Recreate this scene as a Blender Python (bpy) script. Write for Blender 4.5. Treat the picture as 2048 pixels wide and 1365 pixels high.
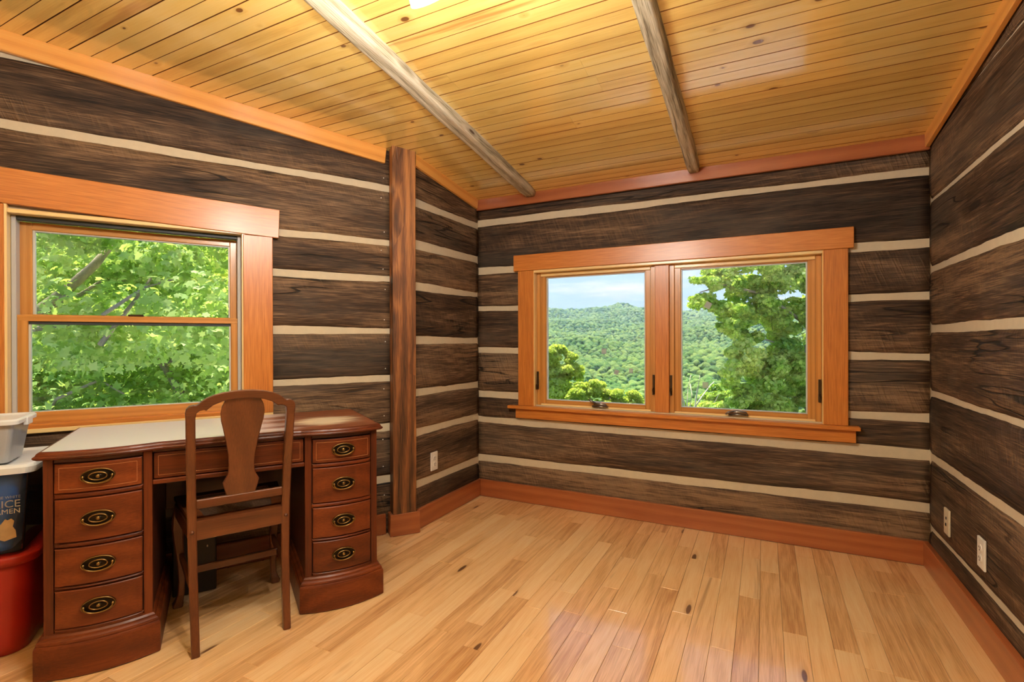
import bpy, bmesh, math, random
import numpy as np
from mathutils import Matrix, Vector, noise

random.seed(7)
rng = np.random.default_rng(11)
for o in list(bpy.data.objects):
    bpy.data.objects.remove(o)
sc = bpy.context.scene
col = sc.collection
PI = math.pi

# ------------------------------------------------------------------ camera
CAM_H = 1.15
F_PX, YAW, PITCH, ROLL = 1005.13, 0.464962, -0.00274667, -0.00253957
_fw = Vector((-math.sin(YAW) * math.cos(PITCH), math.cos(YAW) * math.cos(PITCH), math.sin(PITCH)))
_rt = Vector((math.cos(YAW), math.sin(YAW), 0))
_up = _rt.cross(_fw)
_r2 = _rt * math.cos(ROLL) + _up * math.sin(ROLL)
_u2 = _up * math.cos(ROLL) - _rt * math.sin(ROLL)
cam_d = bpy.data.cameras.new('camera')
cam_d.sensor_width = 36.0
cam_d.sensor_fit = 'HORIZONTAL'
cam_d.lens = F_PX / 2048 * 36.0
cam_d.clip_start = 0.02
cam_d.clip_end = 20000
cam = bpy.data.objects.new('camera', cam_d)
col.objects.link(cam)
_m = Matrix.Identity(4)
for i in range(3):
    _m[i][0], _m[i][1], _m[i][2] = _r2[i], _u2[i], -_fw[i]
_m[2][3] = CAM_H
cam.matrix_world = _m
sc.camera = cam


def P(px, py, Z):
    """world point seen at a photograph pixel, Z metres deep"""
    d = _fw * F_PX + _r2 * (px - 1024) - _u2 * (py - 682.5)
    return Vector((0, 0, CAM_H)) + d * (Z / F_PX)


# ------------------------------------------------------------------ view, world, sun, daylight
sc.view_settings.view_transform = 'Standard'
sc.view_settings.look = 'None'
sc.view_settings.gamma = 1.0
sc.view_settings.exposure = 0.48
sc.view_settings.use_curve_mapping = False
sc.cycles.use_denoising = True
sc.cycles.max_bounces = 7
sc.cycles.diffuse_bounces = 4
sc.cycles.glossy_bounces = 3
sc.cycles.transparent_max_bounces = 12
sc.cycles.use_adaptive_sampling = True
sc.cycles.adaptive_threshold = 0.16
sc.cycles.use_light_tree = False
sc.cycles.volume_bounces = 0
sc.cycles.sample_clamp_indirect = 6.0

world = bpy.data.worlds.new('sky')
sc.world = world
world.use_nodes = True
wn, wl = world.node_tree.nodes, world.node_tree.links
wn.clear()
w_out = wn.new('ShaderNodeOutputWorld')
w_bg = wn.new('ShaderNodeBackground')
w_tc = wn.new('ShaderNodeTexCoord')
w_sep = wn.new('ShaderNodeSeparateXYZ')
w_ramp = wn.new('ShaderNodeValToRGB')
w_ramp.color_ramp.elements[0].position = 0.0
w_ramp.color_ramp.elements[0].color = (0.46, 0.66, 1.0, 1)
w_ramp.color_ramp.elements[1].position = 1.0
w_ramp.color_ramp.elements[1].color = (0.22, 0.42, 0.88, 1)
_e = w_ramp.color_ramp.elements.new(0.25)
_e.color = (0.34, 0.56, 1.0, 1)
w_map = wn.new('ShaderNodeMapping')
w_map.inputs['Scale'].default_value = (2.2, 2.2, 14.0)
w_noise = wn.new('ShaderNodeTexNoise')
w_noise.inputs['Scale'].default_value = 1.6
w_noise.inputs['Detail'].default_value = 6.0
w_cr = wn.new('ShaderNodeValToRGB')
w_cr.color_ramp.elements[0].position = 0.55
w_cr.color_ramp.elements[1].position = 0.76
w_mix = wn.new('ShaderNodeMixRGB')
w_mix.inputs['Color2'].default_value = (1.0, 0.97, 0.98, 1)
wl.new(w_tc.outputs['Generated'], w_sep.inputs[0])
wl.new(w_sep.outputs['Z'], w_ramp.inputs['Fac'])
wl.new(w_tc.outputs['Generated'], w_map.inputs['Vector'])
wl.new(w_map.outputs['Vector'], w_noise.inputs['Vector'])
wl.new(w_noise.outputs['Fac'], w_cr.inputs['Fac'])
wl.new(w_cr.outputs['Color'], w_mix.inputs['Fac'])
wl.new(w_ramp.outputs['Color'], w_mix.inputs['Color1'])
wl.new(w_mix.outputs['Color'], w_bg.inputs['Color'])
wl.new(w_bg.outputs['Background'], w_out.inputs['Surface'])
w_bg.inputs['Strength'].default_value = 0.9

sun_d = bpy.data.lights.new('sun', 'SUN')
sun_d.energy = 9.5
sun_d.angle = math.radians(0.6)
sun_d.color = (1.0, 0.95, 0.84)
sun = bpy.data.objects.new('sun', sun_d)
col.objects.link(sun)
sun.rotation_euler = Vector((-0.25, 0.28, 0.93)).to_track_quat('Z', 'Y').to_euler()

# added fill spot behind the camera, no lamp stands there, brightens the ceiling
upl_d = bpy.data.lights.new('fill_uplight', 'SPOT')
upl_d.energy = 165
upl_d.color = (1.0, 0.95, 0.86)
upl_d.spot_size = math.radians(165)
upl_d.spot_blend = 0.5
upl_d.shadow_soft_size = 0.12
upl = bpy.data.objects.new('fill_uplight', upl_d)
col.objects.link(upl)
upl.location = (-0.35, -0.55, 1.62)
upl.rotation_euler = (math.radians(180), 0, 0)

# ------------------------------------------------------------------ helpers
WM = {}


def place(o, M=None, parent=None):
    col.objects.link(o)
    M = M if M is not None else Matrix.Identity(4)
    WM[o.name] = M.copy()
    if parent is not None:
        o.parent = parent
        o.matrix_basis = WM[parent.name].inverted() @ M
    else:
        o.matrix_basis = M
    return o


def mobj(name, verts, faces, mat, M=None, parent=None, smooth=False):
    me = bpy.data.meshes.new(name)
    me.from_pydata([tuple(v) for v in verts], [], faces)
    me.update()
    if smooth:
        me.polygons.foreach_set('use_smooth', [True] * len(me.polygons))
    if mat:
        me.materials.append(mat)
    return place(bpy.data.objects.new(name, me), M, parent)


def bmobj(name, bm, mat, M=None, parent=None, smooth=False):
    bmesh.ops.recalc_face_normals(bm, faces=bm.faces[:])
    me = bpy.data.meshes.new(name)
    bm.to_mesh(me)
    bm.free()
    if smooth:
        me.polygons.foreach_set('use_smooth', [True] * len(me.polygons))
    if mat:
        me.materials.append(mat)
    return place(bpy.data.objects.new(name, me), M, parent)


def arr_obj(name, V, tri, mat, parent=None, M=None, smooth=False, n=3):
    """big meshes from numpy arrays (all faces with n corners)"""
    me = bpy.data.meshes.new(name)
    V = np.asarray(V, np.float32)
    tri = np.asarray(tri, np.int32)
    me.vertices.add(len(V))
    me.vertices.foreach_set('co', V.ravel())
    me.loops.add(tri.size)
    me.loops.foreach_set('vertex_index', tri.ravel())
    me.polygons.add(len(tri))
    me.polygons.foreach_set('loop_start', np.arange(0, tri.size, n, dtype=np.int32))
    me.polygons.foreach_set('loop_total', np.full(len(tri), n, np.int32))
    if smooth:
        me.polygons.foreach_set('use_smooth', np.ones(len(tri), bool))
    me.update(calc_edges=True)
    me.validate()
    me.materials.append(mat)
    return place(bpy.data.objects.new(name, me), M, parent)


def empty(name, M=None, parent=None):
    o = bpy.data.objects.new(name, None)
    o.empty_display_size = 0.1
    return place(o, M, parent)


def tag(o, label=None, cat=None, group=None, kind=None):
    if label:
        o['label'] = label
    if cat:
        o['category'] = cat
    if group:
        o['group'] = group
    if kind:
        o['kind'] = kind
    return o


def axes(o, x, y, z):
    M = Matrix.Identity(4)
    for i in range(3):
        M[i][0], M[i][1], M[i][2], M[i][3] = x[i], y[i], z[i], o[i]
    return M


def T(x, y, z):
    return Matrix.Translation((x, y, z))


def RZ(a):
    return Matrix.Rotation(a, 4, 'Z')


_bc = {}


def cbox_mesh(L, W, H, c=0.002, seg=1):
    """chamfered box, centred, grain along local X"""
    key = (round(L, 4), round(W, 4), round(H, 4), c, seg)
    if key in _bc:
        return _bc[key]
    bm = bmesh.new()
    bmesh.ops.create_cube(bm, size=1.0)
    for v in bm.verts:
        v.co = Vector((v.co.x * L, v.co.y * W, v.co.z * H))
    if c > 0:
        bmesh.ops.bevel(bm, geom=bm.edges[:], offset=min(c, min(L, W, H) * 0.45), segments=seg, affect='EDGES', profile=0.5)
    me = bpy.data.meshes.new('box')
    bm.to_mesh(me)
    bm.free()
    _bc[key] = me
    return me


def cbox(name, centre, size, mat, M=None, parent=None, c=0.002, seg=1, rot=None):
    """chamfered box at centre (in the frame M); rot = extra local rotation"""
    me = cbox_mesh(*size, c, seg)
    if me.materials and me.materials[0] != mat:
        me = me.copy()
        me.materials[0] = mat
    elif not me.materials:
        me.materials.append(mat)
    me.name = name
    B = (M if M is not None else Matrix.Identity(4)) @ T(*centre)
    if rot is not None:
        B = B @ rot
    return place(bpy.data.objects.new(name, me), B, parent)


def stick(name, p0, p1, w, t, mat, parent=None, up=(0, 0, 1), M=None, c=0.002):
    """box along p0->p1 (centre line), w across, t along up-ish"""
    p0, p1 = Vector(p0), Vector(p1)
    x = (p1 - p0)
    L = x.length
    x.normalize()
    z = Vector(up)
    y = z.cross(x).normalized()
    z = x.cross(y)
    A = axes((p0 + p1) / 2, x, y, z)
    if M is not None:
        A = M @ A
    return cbox(name, (0, 0, 0), (L, w, t), mat, A, parent, c)


def join_boxes(boxes):
    """verts/faces of plain boxes [(x0,x1,y0,y1,z0,z1)]"""
    V, Fc = [], []
    for x0, x1, y0, y1, z0, z1 in boxes:
        b = len(V)
        V += [(x0, y0, z0), (x1, y0, z0), (x1, y1, z0), (x0, y1, z0), (x0, y0, z1), (x1, y0, z1), (x1, y1, z1), (x0, y1, z1)]
        Fc += [[b + i for i in f] for f in ((0, 3, 2, 1), (4, 5, 6, 7), (0, 1, 5, 4), (1, 2, 6, 5), (2, 3, 7, 6), (3, 0, 4, 7))]
    return V, Fc


def tube(path, radii, n=8, cap=True):
    """verts, faces of a tube along points"""
    V, Fc = [], []
    pts = [Vector(p) for p in path]
    ref = Vector((0.13, 0.27, 0.95))
    for i, p in enumerate(pts):
        d = (pts[min(i + 1, len(pts) - 1)] - pts[max(i - 1, 0)]).normalized()
        a = d.cross(ref)
        if a.length < 1e-3:
            a = d.cross(Vector((1, 0, 0)))
        a.normalize()
        b = d.cross(a)
        r = radii[i] if hasattr(radii, '__len__') else radii
        for k in range(n):
            t = 2 * PI * k / n
            V.append(p + a * (r * math.cos(t)) + b * (r * math.sin(t)))
    for i in range(len(pts) - 1):
        for k in range(n):
            Fc.append([i * n + k, i * n + (k + 1) % n, (i + 1) * n + (k + 1) % n, (i + 1) * n + k])
    if cap:
        Fc.append(list(range(n))[::-1])
        Fc.append([(len(pts) - 1) * n + k for k in range(n)])
    return V, Fc


def merge(*parts):
    V, Fc = [], []
    for v, f in parts:
        b = len(V)
        V += [Vector(q) for q in v]
        Fc += [[b + i for i in g] for g in f]
    return V, Fc


def loft(outlines, cap0=True, cap1=True, closed=True):
    """stack of equal-length 3-D outlines"""
    n = len(outlines[0])
    V = [Vector(p) for o in outlines for p in o]
    Fc = []
    for i in range(len(outlines) - 1):
        for k in range(n if closed else n - 1):
            Fc.append([i * n + k, i * n + (k + 1) % n, (i + 1) * n + (k + 1) % n, (i + 1) * n + k])
    if cap0:
        Fc.append(list(range(n))[::-1])
    if cap1:
        Fc.append([(len(outlines) - 1) * n + k for k in range(n)])
    return V, Fc


def lathe(prof, n=20):
    V, Fc = [], []
    for r, z in prof:
        for k in range(n):
            a = 2 * PI * k / n
            V.append((r * math.cos(a), r * math.sin(a), z))
    for i in range(len(prof) - 1):
        for k in range(n):
            Fc.append([i * n + k, i * n + (k + 1) % n, (i + 1) * n + (k + 1) % n, (i + 1) * n + k])
    return V, Fc


def offset2d(pts, d):
    """offset a closed ccw 2-D outline outwards by d"""
    n = len(pts)
    out = []
    for i in range(n):
        p0, p1, p2 = Vector(pts[i - 1]), Vector(pts[i]), Vector(pts[(i + 1) % n])
        a, b = (p1 - p0), (p2 - p1)
        a = a.normalized() if a.length > 1e-9 else b.normalized()
        b = b.normalized() if b.length > 1e-9 else a
        na, nb = Vector((a.y, -a.x)), Vector((b.y, -b.x))
        m = (na + nb)
        m = m / max(m.dot(m) / 2, 0.35) if m.length > 1e-6 else na
        out.append((p1.x + m.x * d, p1.y + m.y * d))
    return out


def rrect(x0, x1, y0, y1, r, n=6):
    pts = []
    for cx, cy, a0 in ((x1 - r, y0 + r, -PI / 2), (x1 - r, y1 - r, 0), (x0 + r, y1 - r, PI / 2), (x0 + r, y0 + r, PI)):
        for k in range(n + 1):
            a = a0 + PI / 2 * k / n
            pts.append((cx + r * math.cos(a), cy + r * math.sin(a)))
    return pts


# ------------------------------------------------------------------ materials
def srgb(r, g, b):
    f = lambda c: (c / 255 / 12.92) if c / 255 <= 0.04045 else ((c / 255 + 0.055) / 1.055) ** 2.4
    return (f(r), f(g), f(b), 1.0)


class NT:
    def __init__(self, name):
        self.m = bpy.data.materials.new(name)
        self.m.use_nodes = True
        self.n = self.m.node_tree.nodes
        self.l = self.m.node_tree.links
        self.n.clear()
        self.out = self.n.new('ShaderNodeOutputMaterial')

    def put(self, sock, v):
        if isinstance(v, bpy.types.NodeSocket):
            self.l.new(v, sock)
        else:
            sock.default_value = v

    def math(self, op, a, b=0.5, c=None, clamp=False):
        n = self.n.new('ShaderNodeMath')
        n.operation = op
        n.use_clamp = clamp
        self.put(n.inputs[0], a)
        self.put(n.inputs[1], b)
        if c is not None:
            self.put(n.inputs[2], c)
        return n.outputs[0]

    def vmul(self, v, s):
        n = self.n.new('ShaderNodeVectorMath')
        n.operation = 'MULTIPLY'
        self.put(n.inputs[0], v)
        n.inputs[1].default_value = s
        return n.outputs[0]

    def vadd(self, v, s):
        n = self.n.new('ShaderNodeVectorMath')
        n.operation = 'ADD'
        self.put(n.inputs[0], v)
        self.put(n.inputs[1], s)
        return n.outputs[0]

    def noise(self, v, scale=1.0, detail=2.0, rough=0.5, dist=0.0):
        n = self.n.new('ShaderNodeTexNoise')
        self.put(n.inputs['Vector'], v)
        n.inputs['Scale'].default_value = scale
        n.inputs['Detail'].default_value = detail
        n.inputs['Roughness'].default_value = rough
        n.inputs['Distortion'].default_value = dist
        return n.outputs['Fac']

    def ramp(self, f, stops):
        n = self.n.new('ShaderNodeValToRGB')
        e = n.color_ramp.elements
        while len(e) < len(stops):
            e.new(0.5)
        for k, (p, c) in enumerate(stops):
            e[k].position = p
            e[k].color = c
        self.put(n.inputs['Fac'], f)
        return n.outputs['Color']

    def step(self, v, a, b):
        n = self.n.new('ShaderNodeMapRange')
        n.interpolation_type = 'SMOOTHSTEP'
        self.put(n.inputs['Value'], v)
        n.inputs['From Min'].default_value = a
        n.inputs['From Max'].default_value = b
        return n.outputs[0]

    def mix(self, f, a, b, mode='MIX'):
        n = self.n.new('ShaderNodeMixRGB')
        n.blend_type = mode
        self.put(n.inputs['Fac'], f)
        self.put(n.inputs['Color1'], a)
        self.put(n.inputs['Color2'], b)
        return n.outputs['Color']

    def bump(self, h, strength, dist=0.01, normal=None):
        n = self.n.new('ShaderNodeBump')
        self.put(n.inputs['Height'], h)
        n.inputs['Strength'].default_value = strength
        n.inputs['Distance'].default_value = dist
        if normal is not None:
            self.l.new(normal, n.inputs['Normal'])
        return n.outputs[0]

    def obj_vec(self, rand=True):
        tc = self.n.new('ShaderNodeTexCoord')
        oi = self.n.new('ShaderNodeObjectInfo')
        self.rand = oi.outputs['Random']
        self.raw = tc.outputs['Object']
        if not rand:
            return tc.outputs['Object']
        cx = self.n.new('ShaderNodeCombineXYZ')
        for i, k in enumerate((37.0, 91.0, 53.0)):
            self.put(cx.inputs[i], self.math('MULTIPLY', self.rand, k))
        return self.vadd(tc.outputs['Object'], cx.outputs[0])

    def bsdf(self, **kw):
        b = self.n.new('ShaderNodeBsdfPrincipled')
        for k, v in kw.items():
            self.put(b.inputs[k.replace('_', ' ')], v)
        self.l.new(b.outputs[0], self.out.inputs['Surface'])
        return b


def wood(name, dark, mid, light, ring=0.5, ringf=90.0, amp=9.0, fine=0.5, patch=0.4, tone=0.25, knots=0.0, ksc=(3.0, 8.0, 8.0),
         kr=0.16, knot_col=None, rough=0.45, coat=0.0, coat_rough=0.12, bump=0.15, streak=0.0, streak_col=None, crack=0.0, saw=0.0,
         ior=1.5, coat_ior=1.5, spec=0.5, grey=0.0, warp=(0.8, 6, 6)):
    t = NT(name)
    v = t.obj_vec()
    sep = t.n.new('ShaderNodeSeparateXYZ')
    t.l.new(v, sep.inputs[0])
    p = t.noise(t.vmul(v, warp), 1.0, 2.0, 0.5)
    yz = t.math('ADD', sep.outputs['Y'], t.math('MULTIPLY', sep.outputs['Z'], 0.8))
    ph = t.math('ADD', t.math('MULTIPLY', yz, ringf), t.math('MULTIPLY', p, amp))
    if knots > 0:
        vo = t.n.new('ShaderNodeTexVoronoi')
        t.l.new(t.vmul(v, ksc), vo.inputs['Vector'])
        vo.inputs['Scale'].default_value = 1.0
        kd = vo.outputs['Distance']
        ks = t.n.new('ShaderNodeSeparateColor')
        t.l.new(vo.outputs['Color'], ks.inputs[0])
        gate = t.math('GREATER_THAN', ks.outputs[0], 1.0 - knots)
        size = t.math('MULTIPLY_ADD', ks.outputs[1], 0.7, 0.5)
        kdn = t.math('DIVIDE', kd, size)
        ph = t.math('ADD', ph, t.math('MULTIPLY', t.math('MULTIPLY', t.step(kdn, kr * 3.2, 0.0), gate), 7.0))
        kmask = t.math('MULTIPLY', t.step(kdn, kr, kr * 0.7), gate)
        khalo = t.math('MULTIPLY', t.step(kdn, kr * 2.2, kr * 0.8), gate)
    rings = t.math('MULTIPLY_ADD', t.math('SINE', ph, 0.0), 0.5, 0.5)
    fn = t.noise(t.vmul(v, (8.0, 230.0, 230.0)), 1.0, 2.0, 0.65)
    pt = t.noise(t.vmul(v, (0.9, 5.0, 5.0)), 1.0, 2.0, 0.55)
    f = t.math('MULTIPLY_ADD', t.math('SUBTRACT', rings, 0.5), ring, 0.5)
    f = t.math('ADD', f, t.math('MULTIPLY', t.math('SUBTRACT', fn, 0.5), fine * 1.6))
    f = t.math('ADD', f, t.math('MULTIPLY', t.math('SUBTRACT', pt, 0.5), patch * 2.0))
    f = t.math('ADD', f, t.math('MULTIPLY', t.math('SUBTRACT', t.rand, 0.5), tone * 2.0), clamp=True)
    c = t.ramp(f, [(0.0, dark), (0.5, mid), (1.0, light)])
    if streak > 0:
        st = t.noise(t.vmul(v, (0.8, 11.0, 11.0)), 1.0, 3.0, 0.6, 0.6)
        c = t.mix(t.math('MULTIPLY', t.step(st, 0.62, 0.74), streak), c, streak_col)
    if grey > 0:
        gn = t.noise(t.vmul(v, (1.4, 3.0, 3.0)), 1.0, 4.0, 0.6)
        c = t.mix(t.math('MULTIPLY', t.step(gn, 0.45, 0.7), grey), c, srgb(112, 104, 92))
    h = t.math('ADD', t.math('MULTIPLY', fn, 0.7), t.math('MULTIPLY', rings, 0.3))
    if crack > 0:
        cn = t.noise(t.vmul(v, (0.9, 13.0, 13.0)), 1.0, 2.0, 0.5, 0.3)
        ck = t.step(t.math('ABSOLUTE', t.math('SUBTRACT', cn, 0.5)), 0.018, 0.004)
        cg = t.step(t.noise(t.vmul(v, (1.1, 2.2, 2.2)), 1.0, 1.0), 0.5, 0.62)
        ck = t.math('MULTIPLY', ck, cg)
        c = t.mix(t.math('MULTIPLY', ck, crack), c, (0.008, 0.006, 0.005, 1))
        h = t.math('SUBTRACT', h, t.math('MULTIPLY', ck, 1.5))
    if saw > 0:
        sv = t.n.new('ShaderNodeCombineXYZ')
        t.put(sv.inputs[0], t.math('ADD', t.math('MULTIPLY', sep.outputs['X'], 75.0), t.math('MULTIPLY', sep.outputs['Z'], 26.0)))
        t.put(sv.inputs[1], t.math('MULTIPLY', sep.outputs['Y'], 4.0))
        t.put(sv.inputs[2], t.math('MULTIPLY', sep.outputs['Z'], 7.0))
        sw = t.step(t.noise(sv.outputs[0], 1.0, 2.0, 0.6), 0.42, 0.7)
        sw = t.math('MULTIPLY', sw, t.step(pt, 0.44, 0.6))
        c = t.mix(t.math('MULTIPLY', sw, saw), c, light)
        h = t.math('ADD', h, t.math('MULTIPLY', sw, 0.8))
    if knots > 0:
        c = t.mix(t.math('MULTIPLY', khalo, 0.35), c, dark)
        c = t.mix(t.math('MULTIPLY', kmask, 0.9), c, knot_col or dark)
    b = t.bsdf(Base_Color=c, Roughness=rough, Coat_Weight=coat, Coat_Roughness=coat_rough, IOR=ior, Coat_IOR=coat_ior)
    b.inputs['Specular IOR Level'].default_value = spec
    if bump > 0:
        t.l.new(t.bump(h, bump, 0.004), b.inputs['Normal'])
    return t.m


def plain(name, c, rough=0.5, metal=0.0, noise_amt=0.0, nscale=20.0, bump=0.0, coat=0.0, spec=0.5, stretch=(1, 1, 1)):
    t = NT(name)
    v = t.obj_vec()
    cc = c
    nz = t.noise(t.vmul(v, stretch), nscale, 4.0, 0.6)
    if noise_amt:
        k = t.math('MULTIPLY_ADD', t.math('SUBTRACT', nz, 0.5), noise_amt * 2, 1.0)
        cx = t.n.new('ShaderNodeCombineXYZ')
        for i in range(3):
            t.l.new(k, cx.inputs[i])
        cc = t.mix(1.0, c, cx.outputs[0], 'MULTIPLY')
    b = t.bsdf(Base_Color=cc, Roughness=rough, Metallic=metal, Coat_Weight=coat)
    b.inputs['Specular IOR Level'].default_value = spec
    if bump:
        t.l.new(t.bump(nz, bump, 0.004), b.inputs['Normal'])
    return t.m


def glass_mat(name, tint=(1, 1, 1, 1), haze=0.0, ior=1.5):
    """clear pane: transmits straight through, mirrors by Fresnel"""
    t = NT(name)
    fr = t.n.new('ShaderNodeFresnel')
    fr.inputs['IOR'].default_value = ior
    tr = t.n.new('ShaderNodeBsdfTransparent')
    tr.inputs['Color'].default_value = tint
    gl = t.n.new('ShaderNodeBsdfGlossy')
    gl.inputs['Roughness'].default_value = 0.01
    mx = t.n.new('ShaderNodeMixShader')
    t.l.new(fr.outputs[0], mx.inputs[0])
    t.l.new(tr.outputs[0], mx.inputs[1])
    t.l.new(gl.outputs[0], mx.inputs[2])
    res = mx
    if haze > 0:
        df = t.n.new('ShaderNodeBsdfPrincipled')
        df.inputs['Base Color'].default_value = (0.85, 0.9, 0.95, 1)
        df.inputs['Roughness'].default_value = 0.25
        m2 = t.n.new('ShaderNodeMixShader')
        m2.inputs[0].default_value = haze
        t.l.new(mx.outputs[0], m2.inputs[1])
        t.l.new(df.outputs[0], m2.inputs[2])
        res = m2
    t.l.new(res.outputs[0], t.out.inputs['Surface'])
    return t.m


M_log = wood('old_log_wood', srgb(30, 20, 14), srgb(80, 59, 42), srgb(146, 116, 86), ring=0.18, ringf=130, amp=40, fine=1.0, patch=0.8, tone=0.16,
             knots=0.16, ksc=(1.6, 6, 6), kr=0.13, knot_col=srgb(34, 25, 19), rough=0.66, bump=0.8, crack=0.9, saw=0.22, grey=0.25, spec=0.35, warp=(0.7, 5, 5))
M_post = wood('post_wood', srgb(44, 27, 15), srgb(124, 76, 40), srgb(190, 126, 68), ring=0.35, ringf=110, amp=12, fine=0.7, patch=0.75, tone=0.0,
              knots=0.45, ksc=(2.6, 8, 8), kr=0.17, knot_col=srgb(40, 28, 22), rough=0.5, bump=0.35, crack=0.5, streak=0.5, streak_col=srgb(58, 40, 28))
M_chink = plain('chinking_mortar', srgb(205, 192, 166), 0.85, noise_amt=0.10, nscale=30, bump=0.25)
M_pine = wood('ceiling_pine', srgb(198, 140, 54), srgb(246, 210, 118), srgb(252, 228, 154), ring=0.14, ringf=80, amp=14, fine=0.25, patch=0.25, tone=0.12,
              knots=0.13, ksc=(9, 15, 15), kr=0.19, knot_col=srgb(104, 54, 22), rough=0.32, coat=1.0, coat_rough=0.14, bump=0.03,
              streak=0.6, streak_col=srgb(176, 108, 44), coat_ior=2.3)
M_crown = wood('crown_pine', srgb(204, 128, 50), srgb(234, 164, 80), srgb(244, 184, 100), ring=0.3, ringf=140, amp=8, fine=0.3, patch=0.15, tone=0.05,
               rough=0.35, coat=0.6, coat_rough=0.2, bump=0.05)
M_fir = wood('window_fir', srgb(164, 88, 28), srgb(202, 122, 46), srgb(224, 148, 68), ring=0.12, ringf=240, amp=46, fine=0.7, patch=0.22, tone=0.05,
             knots=0.05, ksc=(1.5, 9, 9), kr=0.13, knot_col=srgb(92, 44, 22), rough=0.4, coat=0.5, coat_rough=0.26, bump=0.10, warp=(1.2, 7, 7))
M_base = wood('baseboard_wood', srgb(128, 64, 32), srgb(164, 90, 48), srgb(188, 114, 66), ring=0.25, ringf=120, amp=12, fine=0.3, patch=0.3, tone=0.05,
              knots=0.10, ksc=(1.5, 9, 9), kr=0.14, knot_col=srgb(96, 46, 26), rough=0.35, coat=0.6, coat_rough=0.2, bump=0.05)
M_sash = wood('sash_wood', srgb(166, 104, 40), srgb(198, 136, 64), srgb(218, 160, 88), ring=0.35, ringf=300, amp=8, fine=0.3, patch=0.1, tone=0.03, rough=0.35, coat=0.5, coat_rough=0.2, bump=0.05)
M_jamb = wood('jamb_pine', srgb(222, 178, 108), srgb(242, 208, 142), srgb(250, 226, 170), ring=0.25, ringf=160, amp=8, fine=0.3, patch=0.1, tone=0.03, rough=0.35, coat=0.5, coat_rough=0.2, bump=0.05)
M_oak = wood('oak_floor', srgb(184, 128, 74), srgb(238, 192, 136), srgb(250, 218, 168), ring=0.16, ringf=110, amp=34, fine=0.5, patch=0.3, tone=0.24,
             knots=0.16, ksc=(2.8, 12, 12), kr=0.15, knot_col=srgb(96, 56, 26), rough=0.34, coat=0.8, coat_rough=0.11, bump=0.05, coat_ior=1.65,
             streak=0.55, streak_col=srgb(152, 94, 46), warp=(1.0, 7, 7))
M_pole = wood('weathered_pole', srgb(104, 92, 68), srgb(190, 178, 150), srgb(226, 218, 198), ring=0.35, ringf=130, amp=22, fine=0.9, patch=0.45, tone=0.0,
              knots=0.35, ksc=(2.2, 10, 10), kr=0.16, knot_col=srgb(86, 58, 36), rough=0.8, bump=0.6, crack=0.6)
M_mahog = wood('mahogany', srgb(50, 18, 6), srgb(101, 44, 15), srgb(136, 66, 27), ring=0.22, ringf=90, amp=14, fine=0.4, patch=0.45, tone=0.06,
               rough=0.45, coat=0.15, coat_rough=0.22, bump=0.05, spec=0.3)
M_mahog_dk = wood('dark_mahogany', srgb(36, 13, 6), srgb(70, 29, 13), srgb(98, 46, 23), ring=0.2, ringf=90, amp=10, fine=0.4, patch=0.5, tone=0.05,
                  rough=0.4, coat=0.45, coat_rough=0.25, bump=0.06)
M_walnut = wood('chair_walnut', srgb(56, 26, 11), srgb(97, 51, 24), srgb(126, 72, 37), ring=0.2, ringf=110, amp=12, fine=0.4, patch=0.35, tone=0.05,
                rough=0.38, coat=0.35, coat_rough=0.25, bump=0.05)
M_inlay = plain('inlay_string', srgb(176, 116, 66), 0.45)
M_gap = plain('drawer_shadow_gap', srgb(26, 13, 8), 0.8)


def desk_top_mat():
    t = NT('worn_sheen_desk_top')
    v = t.obj_vec(False)
    g = t.noise(t.vmul(v, (3.0, 60, 60)), 1.0, 4.0, 0.6)
    c = t.ramp(g, [(0.25, srgb(86, 40, 20)), (0.6, srgb(134, 72, 38)), (0.85, srgb(164, 102, 60))])
    # bleached wear: a round pale patch on the right end, window reflection painted pale over the left two thirds
    sep = t.n.new('ShaderNodeSeparateXYZ')
    t.l.new(v, sep.inputs[0])
    dx = t.math('MULTIPLY', t.math('SUBTRACT', sep.outputs['X'], 0.98), 4.6)
    dy = t.math('MULTIPLY', t.math('SUBTRACT', sep.outputs['Y'], 0.20), 5.0)
    d = t.math('SQRT', t.math('ADD', t.math('MULTIPLY', dx, dx), t.math('MULTIPLY', dy, dy)), 0.0)
    n2 = t.noise(t.vmul(v, (6, 26, 6)), 1.0, 4.0, 0.6)
    d = t.math('ADD', d, t.math('MULTIPLY', t.math('SUBTRACT', n2, 0.5), 1.0))
    c = t.mix(t.math('MULTIPLY', t.step(d, 0.85, 0.25), 0.95), c, srgb(222, 206, 176))
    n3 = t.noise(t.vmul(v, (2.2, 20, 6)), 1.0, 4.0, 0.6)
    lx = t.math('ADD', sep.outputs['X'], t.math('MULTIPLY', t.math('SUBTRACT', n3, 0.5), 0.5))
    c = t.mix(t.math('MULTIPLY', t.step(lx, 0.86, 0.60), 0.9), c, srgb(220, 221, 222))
    b = t.bsdf(Base_Color=c, Roughness=0.42, Coat_Weight=0.15, Coat_Roughness=0.2)
    t.l.new(t.bump(g, 0.04, 0.003), b.inputs['Normal'])
    return t.m


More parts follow.
